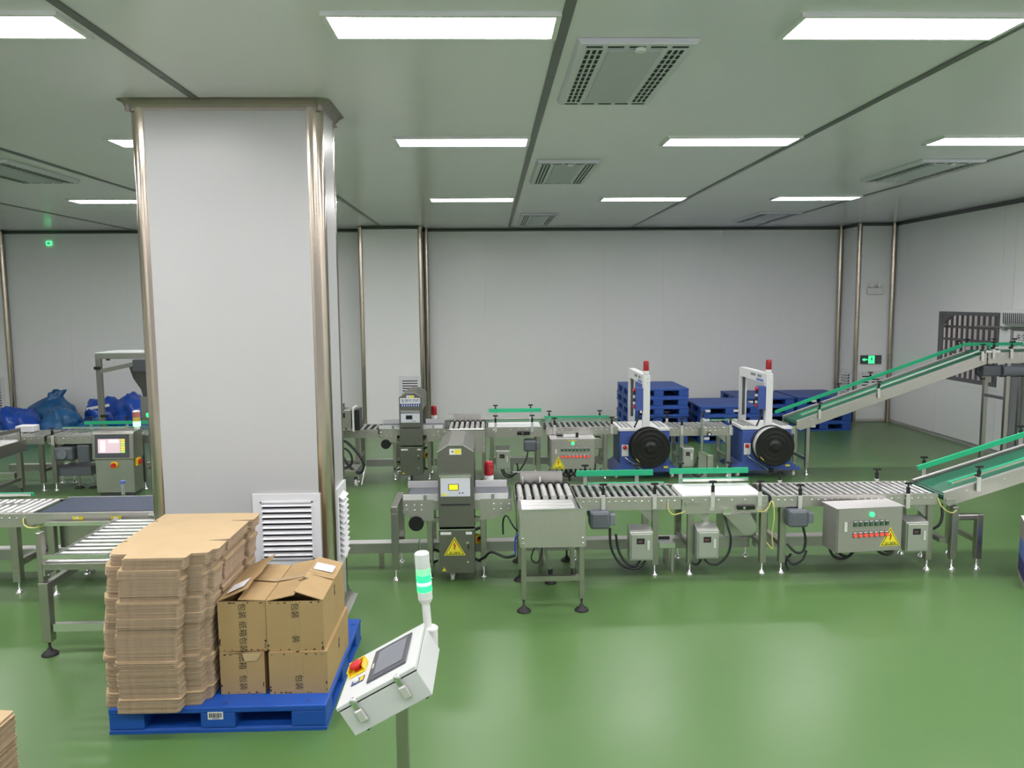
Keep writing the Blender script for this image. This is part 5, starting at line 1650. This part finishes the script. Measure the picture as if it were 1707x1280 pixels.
sl = thing('stack_light', 'small stack light with lit green segment beside the column', 'stack light', (-4.44, 9.95, 0.8255))
x, y = -4.44 - 0.03, 9.98
MB().cyl((x, y, 0.8255), (x, y, 0.862), 0.035, 16).build('base', 'plastic_white', sl)
for i, (m, h) in enumerate((('green_core', 0.062), ('lens_yellow_pale', 0.055), ('lens_red_pale', 0.062))):
    z = 0.863 + (0, 0.063, 0.119)[i]
    MB().cyl((x, y, z), (x, y, z + h - 0.001), 0.045, 18).build('lens', m, sl)
MB().lathe([(0.045, 0), (0.045, 0.01), (0.03, 0.02), (0, 0.022)], (x, y, 1.0445), 18).build('cap', 'plastic_white', sl)
t = thing('indicator_post', 'dark indicator post with bright green lamp at the column edge', 'indicator', (-4.32, 10.0, 0))
MB().box(-4.345, -4.315, 10.02, 10.05, 0.0, 1.02).build('post', 'bezel', t)
MB().cyl((-4.33, 10.02, 1.0), (-4.33, 10.0, 1.0), 0.03, 14).build('lamp', 'green_glow', t)


# ------------------------------------------------------------------ blue bags


def bag(label, c, s, seed, m, tie=0.0, tall=1.0, lean=(0, 0)):
    rnd = random.Random(seed)
    bm = bmesh.new()
    bmesh.ops.create_icosphere(bm, subdivisions=4, radius=1.0)
    ph = [rnd.uniform(0, 6.28) for _ in range(9)]
    for v in bm.verts:
        p = v.co.copy()
        d = 1 + 0.10 * math.sin(3.1 * p.x + ph[0]) * math.sin(2.7 * p.y + ph[1]) + 0.07 * math.sin(5.3 * p.z + ph[2] + 2 * p.x)
        d += 0.05 * math.sin(9 * p.x + 4 * p.z + ph[3]) + 0.035 * math.sin(15 * p.y + 7 * p.x + ph[4]) + 0.03 * math.sin(17 * p.z - 6 * p.x + ph[5])
        a = math.atan2(p.y, p.x)
        if p.z > 0.2:
            d += 0.05 * (p.z) * math.sin(9 * a + ph[6])
        p = p * d
        if p.z < -0.45:
            p.z = -0.45 + (p.z + 0.45) * 0.15
        if tie and p.z > 0.45:
            k = (p.z - 0.45) / 0.6
            neck = 1 - 0.60 * min(1, k * 1.7)
            if k > 0.55:
                neck = 0.40 + (k - 0.55) * 1.1
            p.x = p.x * neck + lean[0] * k
            p.y = p.y * neck + lean[1] * k
            p.z += tie * k
        v.co = Vector((p.x * s[0], p.y * s[1], (p.z + 0.53) * s[2]))
    me = bpy.data.meshes.new('bag')
    bm.to_mesh(me)
    bm.free()
    for p in me.polygons:
        p.use_smooth = True
    me.materials.append(MATS[m])
    o = bpy.data.objects.new('rubbish_bag', me)
    COL.objects.link(o)
    o.location = c
    return tag(o, label, 'bag', 'filled blue plastic bags')


bag('bright blue filled plastic bag at the far left edge', (-8.46, 14.2, 0), (0.37, 0.32, 0.38), 1, 'bag_blue')
bag('tall knotted blue plastic bag with flared top in the left heap', (-8.40, 15.12, 0), (0.46, 0.36, 0.47), 5, 'bag_teal', 0.15, 1, (0.45, 0))
bag('low dark teal plastic bag right of the knotted bag', (-7.72, 14.2, 0), (0.35, 0.32, 0.36), 3, 'bag_teal')
bag('low blue plastic bag lying left of the aluminium frame', (-7.12, 14.2, 0), (0.24, 0.28, 0.24), 8, 'bag_teal')
b5 = bag('blue plastic bag with white strip behind the aluminium frame upright', (-7.30, 15.12, 0), (0.42, 0.36, 0.42), 11, 'bag_blue')
b6 = bag('large blue plastic bag with greenish bulge seen inside the aluminium frame', (-6.55, 14.75, 0), (0.44, 0.36, 0.47), 14, 'bag_blue')
q = MB().bar((-0.22, -0.36, 0.46), (0.20, -0.36, 0.53), 0.02, 0.05).mesh('paper_strip', 'paper_white')
q = inst('paper_strip', q, b5, (0, 0, 0))
q.location = (0, 0, 0)

# ================================================================== pallets


def pallet_meshes(w, d, h, m):
    hw, hd = w / 2, d / 2
    dk = MB().box(-hw, hw, -hd, hd, h - 0.035, h).mesh('deck', m, bevel=0.006)
    bx = (0.16 * w, 0.15 * w)
    blocks = []
    for sx in (-1, 0, 1):
        for sy in (-1, 0, 1):
            bw = 0.16 * w
            bd = 0.15 * d
            cx_, cy_ = sx * (hw - bw / 2 - 0.002), sy * (hd - bd / 2 - 0.002)
            blocks.append(((cx_, cy_), MB().box(-bw / 2, bw / 2, -bd / 2, bd / 2, 0.028, h - 0.0355).mesh('block', m, bevel=0.005)))
    runners = []
    for sy in (-1, 0, 1):
        bd = 0.15 * d
        cy_ = sy * (hd - bd / 2 - 0.002)
        runners.append(((0, cy_), MB().prism([(-bd / 2, 0), (bd / 2, 0), (bd / 2, 0.018), (bd / 2 - 0.012, 0.0275), (-bd / 2 + 0.012, 0.0275), (-bd / 2, 0.018)], 'x', -hw, hw).mesh('runner', m)))
    for sx in (-1, 0, 1):
        bw = 0.16 * w
        cx_ = sx * (hw - bw / 2 - 0.002)
        runners.append(((cx_, 0), MB().box(-bw / 2, bw / 2, -hd + 0.15 * d + 0.004, hd - 0.15 * d - 0.004, 0.002, 0.0275).mesh('runner', m)))
    return dk, blocks, runners


PM = pallet_meshes(1.21, 1.21, 0.15, 'pallet_blue')
PM2 = pallet_meshes(1.0, 1.2, 0.155, 'pallet_blue_old')
STK = MB().box(-0.045, 0.045, -0.001, 0, -0.02, 0.02).mesh('sticker', 'paper_white')


def pallet(label, x, y, z, pm, rotz=0.0, group=None, stickers=(), hw=0.5, hd=0.6):
    t = thing('plastic_pallet', label, 'pallet', (x, y, z), rotz, group)
    ORG[t.name] = Vector((0, 0, 0))
    inst('deck', pm[0], t, (0, 0, 0))
    for (a, b), me in pm[1]:
        inst('block', me, t, (a, b, 0))
    for (a, b), me in pm[2]:
        inst('runner', me, t, (a, b, 0))
    for sx in stickers:
        inst('sticker', STK, t, (sx, -hd - 0.0005, 0.085))
    return t


np_ = pallet('bright blue plastic pallet under the cardboard in the foreground', -1.547, 4.845, 0, PM)
s_ = MB().box(-0.055, 0.03, -0.6052, -0.6038, 0.078, 0.122).build('barcode_label', 'paper_white', np_)
xb = -0.047
for i, wdt in enumerate((3, 1, 2, 1, 3, 2, 1, 2, 3, 1, 2, 1)):
    MB().box(xb, xb + wdt * 0.0019, -0.6062, -0.6053, 0.088, 0.116).build('barcode_bar', 'print_black', s_)
    xb += wdt * 0.0019 + 0.0026
MB().box(-0.03, 0.01, -0.6062, -0.6053, 0.0815, 0.0855).build('barcode_number', 'print_grey', s_)
for x, y in ((0.03, -0.565), (0.50, -0.56), (0.57, 0.50)):
    MB().lathe([(0.016, 0), (0.016, 0.0012), (0.010, 0.0016), (0, 0.0016)], (x, y, 0.1502), 12).build('deck_plug', 'print_blue', np_)

for i in range(6):
    pallet('blue plastic pallet, %s of the six high stack behind a strapping machine' % ('bottom', 'second from bottom', 'third from bottom', 'third from top', 'second from top', 'topmost')[i],
           2.80 + 0.012 * (i % 2), 13.5 + 0.01 * (i % 3), 0.155 * i, PM2, 0.0, 'six high stack of blue pallets', (-0.30,))
for i in range(4):
    pallet('blue plastic pallet, %s of the four high stack right of the tall one' % ('bottom', 'second from bottom', 'second from top', 'topmost')[i],
           4.0 + 0.01 * (i % 2), 13.5, 0.155 * i, PM2, 0.0, 'four high stack of blue pallets', (-0.38, 0.1))
for i in range(4):
    pallet('blue plastic pallet, %s of the stack under the far incline' % ('bottom', 'second from bottom', 'second from top', 'topmost')[i],
           6.08, 14.60, 0.155 * i, PM2, 0.0, 'blue pallets under the incline', (-0.2,))
for i in range(4):
    pallet('blue plastic pallet, %s of the half hidden stack at the incline foot' % ('bottom', 'second from bottom', 'second from top', 'topmost')[i],
           5.02, 14.60, 0.155 * i, PM2, 0.0, 'blue pallets at the incline foot', (-0.3,))

# ================================================================== stack of flat folded cartons
OUT = [(-0.235, -0.385), (-0.17, -0.385), (-0.16, -0.45), (-0.15, -0.46), (0.165, -0.46), (0.178, -0.45), (0.182, -0.385), (0.262, -0.378), (0.272, -0.37), (0.276, -0.318),
       (0.30, -0.305), (0.306, -0.295), (0.306, -0.165), (0.195, -0.146), (0.195, -0.141), (0.306, -0.122), (0.308, 0.255), (0.195, 0.269), (0.195, 0.274), (0.322, 0.288), (0.330, 0.30), (0.330, 0.43),
       (0.322, 0.44), (0.20, 0.455), (-0.29, 0.455), (-0.298, 0.445), (-0.300, 0.30), (-0.268, 0.283), (-0.268, 0.275), (-0.302, 0.26), (-0.305, -0.12), (-0.275, -0.135), (-0.275, -0.143),
       (-0.300, -0.16), (-0.292, -0.30), (-0.255, -0.375)]
TH = 0.0061
fm = MB().prism(OUT, 'z', 0, TH * 0.93).mesh('flat_carton', 'cardboard')
fm.materials.append(MATS['cardboard_edge'])
for p in fm.polygons:
    if abs(p.normal.z) < 0.5:
        p.material_index = 1
NL = 143
bx = by = br = 0.0
for i in range(NL):
    if i % 12 == 0 or random.random() < 0.05:
        bx, by, br = random.uniform(-0.011, 0.007), random.uniform(-0.012, 0.012), random.uniform(-0.009, 0.009)
    z = 0.1503 + i * TH
    f = i / NL
    x = -1.910 + 0.055 * f ** 3 + bx + random.uniform(-0.003, 0.003)
    y = 4.655 + 0.012 * f + by + random.uniform(-0.003, 0.003)
    if i == NL - 1:
        lab = 'topmost flat folded carton of the tall stack on the blue pallet'
    else:
        lab = 'flat folded brown carton within the tall stack on the blue pallet'
    o = inst('flat_carton', fm, None, (x, y, z), (0, 0, br + random.uniform(-0.004, 0.004)))
    tag(o, lab, 'carton', 'flat folded cartons in the tall stack')

# stack corner at the lower left edge of the picture
for i in range(60):
    z = i * TH
    o = inst('flat_carton', fm, None, (-2.74 + random.uniform(-0.006, 0.006), 3.40 + random.uniform(-0.006, 0.006), z + 0.0005), (0, 0, random.uniform(-0.01, 0.01)))
    tag(o, 'flat folded carton in the low stack at the bottom left corner', 'carton', 'flat folded cartons in the corner stack')

# ================================================================== filled cartons


def carton(label, x0, x1, y0, y1, z0, z1, flaps, writing=(), group='cartons on the blue pallet'):
    t = thing('cardboard_box', label, 'carton', ((x0 + x1) / 2, (y0 + y1) / 2, z0), 0, group)
    th = 0.005
    b = MB()
    b.box(x0, x1, y0, y0 + th, z0, z1)
    b.box(x0, x1, y1 - th, y1, z0, z1)
    b.box(x0, x0 + th, y0 + th, y1 - th, z0, z1)
    b.box(x1 - th, x1, y0 + th, y1 - th, z0, z1)
    b.box(x0 + th, x1 - th, y0 + th, y1 - th, z0, z0 + th)
    b.box(x0 + th, x1 - th, y0 + th, y1 - th, z1 - 0.12, z1 - 0.115)
    body = b.build('body', 'cardboard_box', t)
    w = x1 - x0
    for side, length, ang, dz in flaps:
        s = 1 if side == 'l' else -1
        xh = x0 if side == 'l' else x1
        a = R(ang)
        p0 = Vector((xh, 0, z1))
        p1 = Vector((xh + s * length * math.cos(a), 0, z1 + length * math.sin(a)))
        nrm = Vector((-math.sin(a) * s, 0, math.cos(a)))
        mb = MB()
        n = 8
        vs = []
        for k in range(n + 1):
            y = y0 + (y1 - y0) * k / n
            wob = 0.004 * math.sin(k * 1.7 + x0 * 9) + (dz * (1 - k / n))
            for q, h in ((p0, 0.0), (p1, wob), (p1, wob + 0.005), (p0, 0.005)):
                vs.append(Vector((q.x, y, q.z)) + nrm * h)
        fs = [(0, 1, 2, 3), tuple(n * 4 + j for j in (3, 2, 1, 0))]
        for k in range(n):
            for j in range(4):
                fs.append((k * 4 + j, k * 4 + (j + 1) % 4, (k + 1) * 4 + (j + 1) % 4, (k + 1) * 4 + j))
        mb.add(vs, fs)
        mb.build('flap', 'cardboard_box', t)
    xm = (x0 + x1) / 2
    tp = MB().box(xm - 0.028, xm + 0.028, y0 - 0.0012, y0 - 0.0002, z0 + 0.002, z1 - 0.004).build('tape', 'tape', body)
    for body_txt, zc in writing:
        text(body_txt, 0.047, 'print_black', tp, (xm, y0 - 0.0016, zc), Euler((math.pi / 2, math.pi / 2, 0)))
    # worn dark corners
    rnd = random.Random(int(x0 * 1000) + int(z0 * 100))
    wr_ = MB()
    for k in range(16):
        zz = z0 + 0.004 if k % 2 else z1 - 0.012
        xx = x0 + 0.01 + rnd.random() * (w - 0.03)
        wr_.box(xx, xx + rnd.uniform(0.004, 0.016), y0 - 0.0009, y0 - 0.0002, zz, zz + rnd.uniform(0.003, 0.009))
    for k in range(6):
        zz = z0 + rnd.random() * 0.06
        xx = x0 + 0.002 if k % 2 else x1 - 0.012
        wr_.box(xx, xx + rnd.uniform(0.004, 0.010), y0 - 0.0009, y0 - 0.0002, zz, zz + rnd.uniform(0.006, 0.018))
    o = wr_.build('print_flecks', 'print_black', body)
    o['kind'] = 'stuff'
    return t


carton('lower left filled carton on the blue pallet with torn tape', -1.572, -1.318, 4.385, 4.98, 0.1505, 0.396, (('l', 0.14, -0.5, 0.0), ('r', 0.14, -0.5, 0.0)), (('包装', 0.22), ('纸箱', 0.345)))
b2 = carton('lower right filled carton on the blue pallet, under the taped one', -1.290, -0.955, 4.375, 5.04, 0.1505, 0.396, (('l', 0.16, -0.5, 0.0), ('r', 0.16, -0.5, 0.0)), (('包装', 0.22),))
b3 = carton('upper left carton with raised flap and shipping label', -1.575, -1.302, 4.395, 5.0, 0.4035, 0.70, (('l', 0.19, 24, 0.0), ('r', 0.155, 5, 0.0)), (('包装', 0.645), ('纸箱包装', 0.49)))
b4 = carton('upper right carton with white label and taped flaps', -1.297, -0.972, 4.385, 5.03, 0.4035, 0.70, (('l', 0.168, 9, 0.006), ('r', 0.170, 14, 0.012)), (('包装', 0.645), ('装', 0.475)))
# labels and tape on flaps
a = R(14)
nx = Vector((math.sin(a), 0, math.cos(a)))


def flap_quad(xh, s, ang, l0, l1, y0, y1, z1, m, name, par, lift=0.0075):
    a = R(ang)
    nrm = Vector((-math.sin(a) * s, 0, math.cos(a)))
    P = []
    for l, y in ((l0, y0), (l1, y0), (l1, y1), (l0, y1)):
        P.append(Vector((xh + s * l * math.cos(a), y, z1 + l * math.sin(a))) + nrm * lift)
    mb = MB()
    mb.add(P + [p + nrm * 0.0008 for p in P], [(0, 1, 2, 3), (4, 5, 6, 7), (0, 1, 5, 4), (1, 2, 6, 5), (2, 3, 7, 6), (3, 0, 4, 7)])
    return mb.build(name, m, par)


flap_quad(-0.972, -1, 14, 0.03, 0.15, 4.80, 4.92, 0.70, 'paper_white', 'shipping_label', b4, 0.0125)
flap_quad(-0.972, -1, 14, 0.0, 0.17, 4.70, 4.755, 0.70, 'tape', 'flap_tape', b4, 0.0122)
flap_quad(-1.297, 1, 9, 0.0, 0.168, 4.69, 4.745, 0.70, 'tape', 'flap_tape', b4, 0.0115)
flap_quad(-1.575, 1, 24, 0.05, 0.16, 4.44, 4.58, 0.70, 'paper_white', 'shipping_label', b3, 0.0115)
flap_quad(-1.302, -1, 5, 0.0, 0.155, 4.68, 4.735, 0.70, 'tape', 'flap_tape', b3, 0.0112)
q = text('包装', 0.035, 'print_black', b4, (0, 0, 0))
q.matrix_local = Matrix.Translation(Vector((-1.13, 4.60, 0.752)) - ORG[b4.name]) @ Matrix.Rotation(R(60), 4, 'Z') @ Matrix.Rotation(R(4), 4, 'X')
q = text('包装', 0.035, 'print_black', b2, (0, 0, 0))
q.matrix_local = Matrix.Translation(Vector((-0.9545, 4.72, 0.30)) - ORG[b2.name]) @ Matrix.Rotation(math.pi / 2, 4, 'Z') @ Matrix.Rotation(math.pi / 2, 4, 'X') @ Matrix.Rotation(-math.pi / 2, 4, 'Z')
q = text('包装', 0.035, 'print_black', b4, (0, 0, 0))
q.matrix_local = Matrix.Translation(Vector((-0.9715, 4.72, 0.64)) - ORG[b4.name]) @ Matrix.Rotation(math.pi / 2, 4, 'Z') @ Matrix.Rotation(math.pi / 2, 4, 'X') @ Matrix.Rotation(-math.pi / 2, 4, 'Z')
# turned-up torn flap on the lower left carton
MB().prism([(-1.44, 0.396), (-1.33, 0.396), (-1.365, 0.350), (-1.425, 0.353)], 'y', 4.376, 4.3795).build('torn_flap', 'cardboard', bpy.data.objects['cardboard_box'])

# ================================================================== control pedestal in the foreground
pd = thing('control_pedestal', 'grey operator pedestal with tilted touch panel and stop button in the foreground', 'control panel', (-0.47, 3.46, 0))
Ml = Matrix.Translation((-0.683, 3.257, 0.651)) @ (Matrix.Rotation(-0.019, 4, 'Z') @ Matrix.Rotation(0.066, 4, 'X') @ Matrix.Rotation(-0.514, 4, 'Y'))
PW, PH, PD = 0.40, 0.40, 0.156


def pedi(mb, name, m, par=None, bevel=0.0):
    mb.v = [Ml @ v for v in mb.v]
    return mb.build(name, m, par or pd, bevel)


bx_ = pedi(MB().prism([(0.004, -PD), (PW - 0.004, -PD), (PW - 0.004, -0.025), (0.004, -0.025)], 'y', 0.004, PH - 0.004), 'enclosure', 'box_paint', None, 0.004)
pedi(MB().box(0.006, PW - 0.006, 0.006, PH - 0.006, -0.0255, -0.0195), 'gasket', 'black_rubber', bx_)
ld = pedi(MB().box(0, PW, 0, PH, -0.019, 0), 'lid', 'box_paint', None, 0.004)
sc_ = pedi(MB().box(0.145, 0.345, 0.075, 0.345, 0.0005, 0.009), 'touch_panel', 'bezel', ld, 0.003)
pedi(MB().box(0.175, 0.325, 0.105, 0.315, 0.0095, 0.011), 'screen', 'screen_off', sc_)
pedi(MB().box(0.155, 0.163, 0.18, 0.22, 0.0092, 0.0105), 'logo_mark', 'handle_white', sc_)
# stop button with yellow guard
es = Matrix.Translation((0.062, 0.265, 0))
pedi(MB().box(0.022, 0.108, 0.215, 0.305, 0.0005, 0.006), 'stop_plate', 'estop_yellow', ld, 0.002)
g_ = MB()
g_.box(0.022, 0.108, 0.299, 0.305, 0.006, 0.034)
g_.box(0.022, 0.028, 0.225, 0.299, 0.006, 0.030)
g_.box(0.102, 0.108, 0.225, 0.299, 0.006, 0.030)
pedi(g_, 'stop_guard', 'estop_yellow', ld)
pedi(MB().lathe([(0.018, 0), (0.018, 0.014), (0.030, 0.016), (0.031, 0.030), (0.024, 0.036), (0, 0.036)], (0.065, 0.262, 0.006), 20), 'stop_button', 'red_button', ld)
pedi(MB().box(0.05, 0.115, 0.13, 0.175, 0.0005, 0.0035), 'switch_plate', 'bezel', ld)
pedi(MB().box(0.056, 0.095, 0.135, 0.17, 0.0036, 0.0045), 'switch_legend', 'carton_blue', ld)
pedi(MB().box(0.096, 0.112, 0.135, 0.17, 0.0036, 0.0045), 'switch_legend', 'estop_yellow', ld)
pedi(MB().lathe([(0.014, 0), (0.014, 0.012), (0.006, 0.013), (0, 0.013)], (0.075, 0.152, 0.0045), 14), 'selector', 'handle_white', ld)
# toggle latches on the side facing the viewer
for u in (0.085, 0.305):
    lt = pedi(MB().lathe([(0.017, 0), (0.017, 0.004), (0.012, 0.008), (0, 0.008)], (0, 0, 0), 14, Matrix.Translation((u, 0.0, -0.010)) @ Matrix.Rotation(math.pi / 2, 4, 'X')), 'latch', 'chrome')
    pedi(MB().box(u - 0.010, u + 0.010, -0.009, -0.0005, -0.045, -0.012), 'latch_hook', 'chrome', lt)
    pedi(MB().prism([(-0.001, -0.045), (-0.016, -0.052), (-0.018, -0.105), (-0.001, -0.115)], 'x', u - 0.017, u + 0.017), 'latch_lever', 'steel_baked_sheen', lt, 0.003)
    pedi(MB().box(u - 0.008, u + 0.008, 0.001, 0.012, 0.0005, 0.004), 'latch_tab', 'chrome', lt)
for u in (0.06, 0.36):
    pedi(MB().lathe([(0.008, -0.012), (0.011, -0.006), (0.011, 0)], (u, 0.03, -PD - 0.0005), 10), 'rubber_foot', 'black_rubber')
# post and base
px, py = -0.42, 3.46
MB().box(px - 0.0275, px + 0.0275, py - 0.0275, py + 0.0275, 0.012, 0.655).build('post', 'steel', pd, 0.004)
MB().box(px - 0.15, px + 0.15, py - 0.15, py + 0.15, 0, 0.0115).build('floor_plate', 'steel', pd, 0.003)
MB().prism([(px - 0.06, 0.6555), (px + 0.06, 0.6555), (px + 0.06, 0.705), (px - 0.06, 0.64)], 'y', py - 0.05, py + 0.05).build('post_bracket', 'steel', pd)

sk = thing('stack_light', 'clear topped stack light glowing green on the foreground pedestal', 'stack light', (-0.305, 3.62, 0.9))
sx_, sy_ = -0.318, 3.60
ft = MB()
ft.cyl((sx_ + 0.03, sy_, 0.72), (sx_ + 0.03, sy_, 0.850), 0.030, 18)
ft.build('mount', 'plastic_white', sk)
MB().lathe([(0.040, 0), (0.040, 0.008), (0.034, 0.014), (0, 0.014)], (sx_ + 0.022, sy_, 0.850), 18).build('mount_flange', 'plastic_white', sk)
tp0, tp1 = Vector((sx_ + 0.012, sy_, 0.860)), Vector((sx_ + 0.004, sy_, 0.985))
MB().cyl(tp0, tp1, 0.020, 16).build('pole', 'plastic_white', sk)


def seg(z0, z1, r0, r1, m, nm):
    z0, z1 = z0 - 0.055, z1 - 0.055
    MB().cyl((sx_ + 0.004 - (z0 - 0.985) * 0.06, sy_, z0), (sx_ + 0.004 - (z1 - 0.985) * 0.06, sy_, z1), r0, 24, r1).build(nm, m, sk)


seg(1.041, 1.062, 0.026, 0.036, 'plastic_white', 'collar')
seg(1.0625, 1.100, 0.036, 0.036, 'lens_clear', 'base_ring')
seg(1.1005, 1.131, 0.0362, 0.0362, 'green_glow', 'lens')
seg(1.1315, 1.148, 0.0362, 0.0362, 'green_core', 'lens')
seg(1.1485, 1.182, 0.0362, 0.0362, 'green_glow', 'lens')
seg(1.1825, 1.215, 0.0362, 0.0362, 'green_pale', 'lens')
seg(1.2155, 1.285, 0.0362, 0.0362, 'lens_clear', 'lens')
seg(1.2855, 1.292, 0.0362, 0.030, 'plastic_white', 'cap')
MB().box(sx_ - 0.01, sx_ + 0.05, 3.565, sy_ - 0.01, 0.775, 0.80).build('bracket', 'plastic_white', sk)
sk.location = sk.location + Vector((-0.009, 0.10, -0.038))

# ================================================================== printed carton at the right edge
pc_ = thing('printed_carton', 'tall grey carton with blue and purple print cut by the right edge', 'carton', (4.72, 6.05, 0))
x0, x1, y0, y1 = 4.43, 4.95, 5.72, 6.18
# left edge seen: turned so that a corner faces left
pc_.location = (4.375, 6.13, 0)
pc_.rotation_euler = (0, 0, R(-28))
ORG[pc_.name] = Vector((0, 0, 0))
MB().box(0, 0.42, 0, 0.42, 0.0, 0.52).build('body', 'carton_grey', pc_, 0.003)
MB().box(-0.0012, 0.4212, -0.0012, 0.4212, 0.19, 0.345).build('blue_band', 'carton_blue', pc_)
MB().box(-0.0016, 0.4216, -0.0016, 0.4216, 0.055, 0.20).build('purple_band', 'purple_print', pc_)
MB().box(-0.002, 0.422, -0.002, 0.422, 0.5201, 0.526).build('lid_edge', 'paper_white', pc_)
text('包', 0.06, 'plastic_white', pc_, (0.055, -0.0022, 0.125))
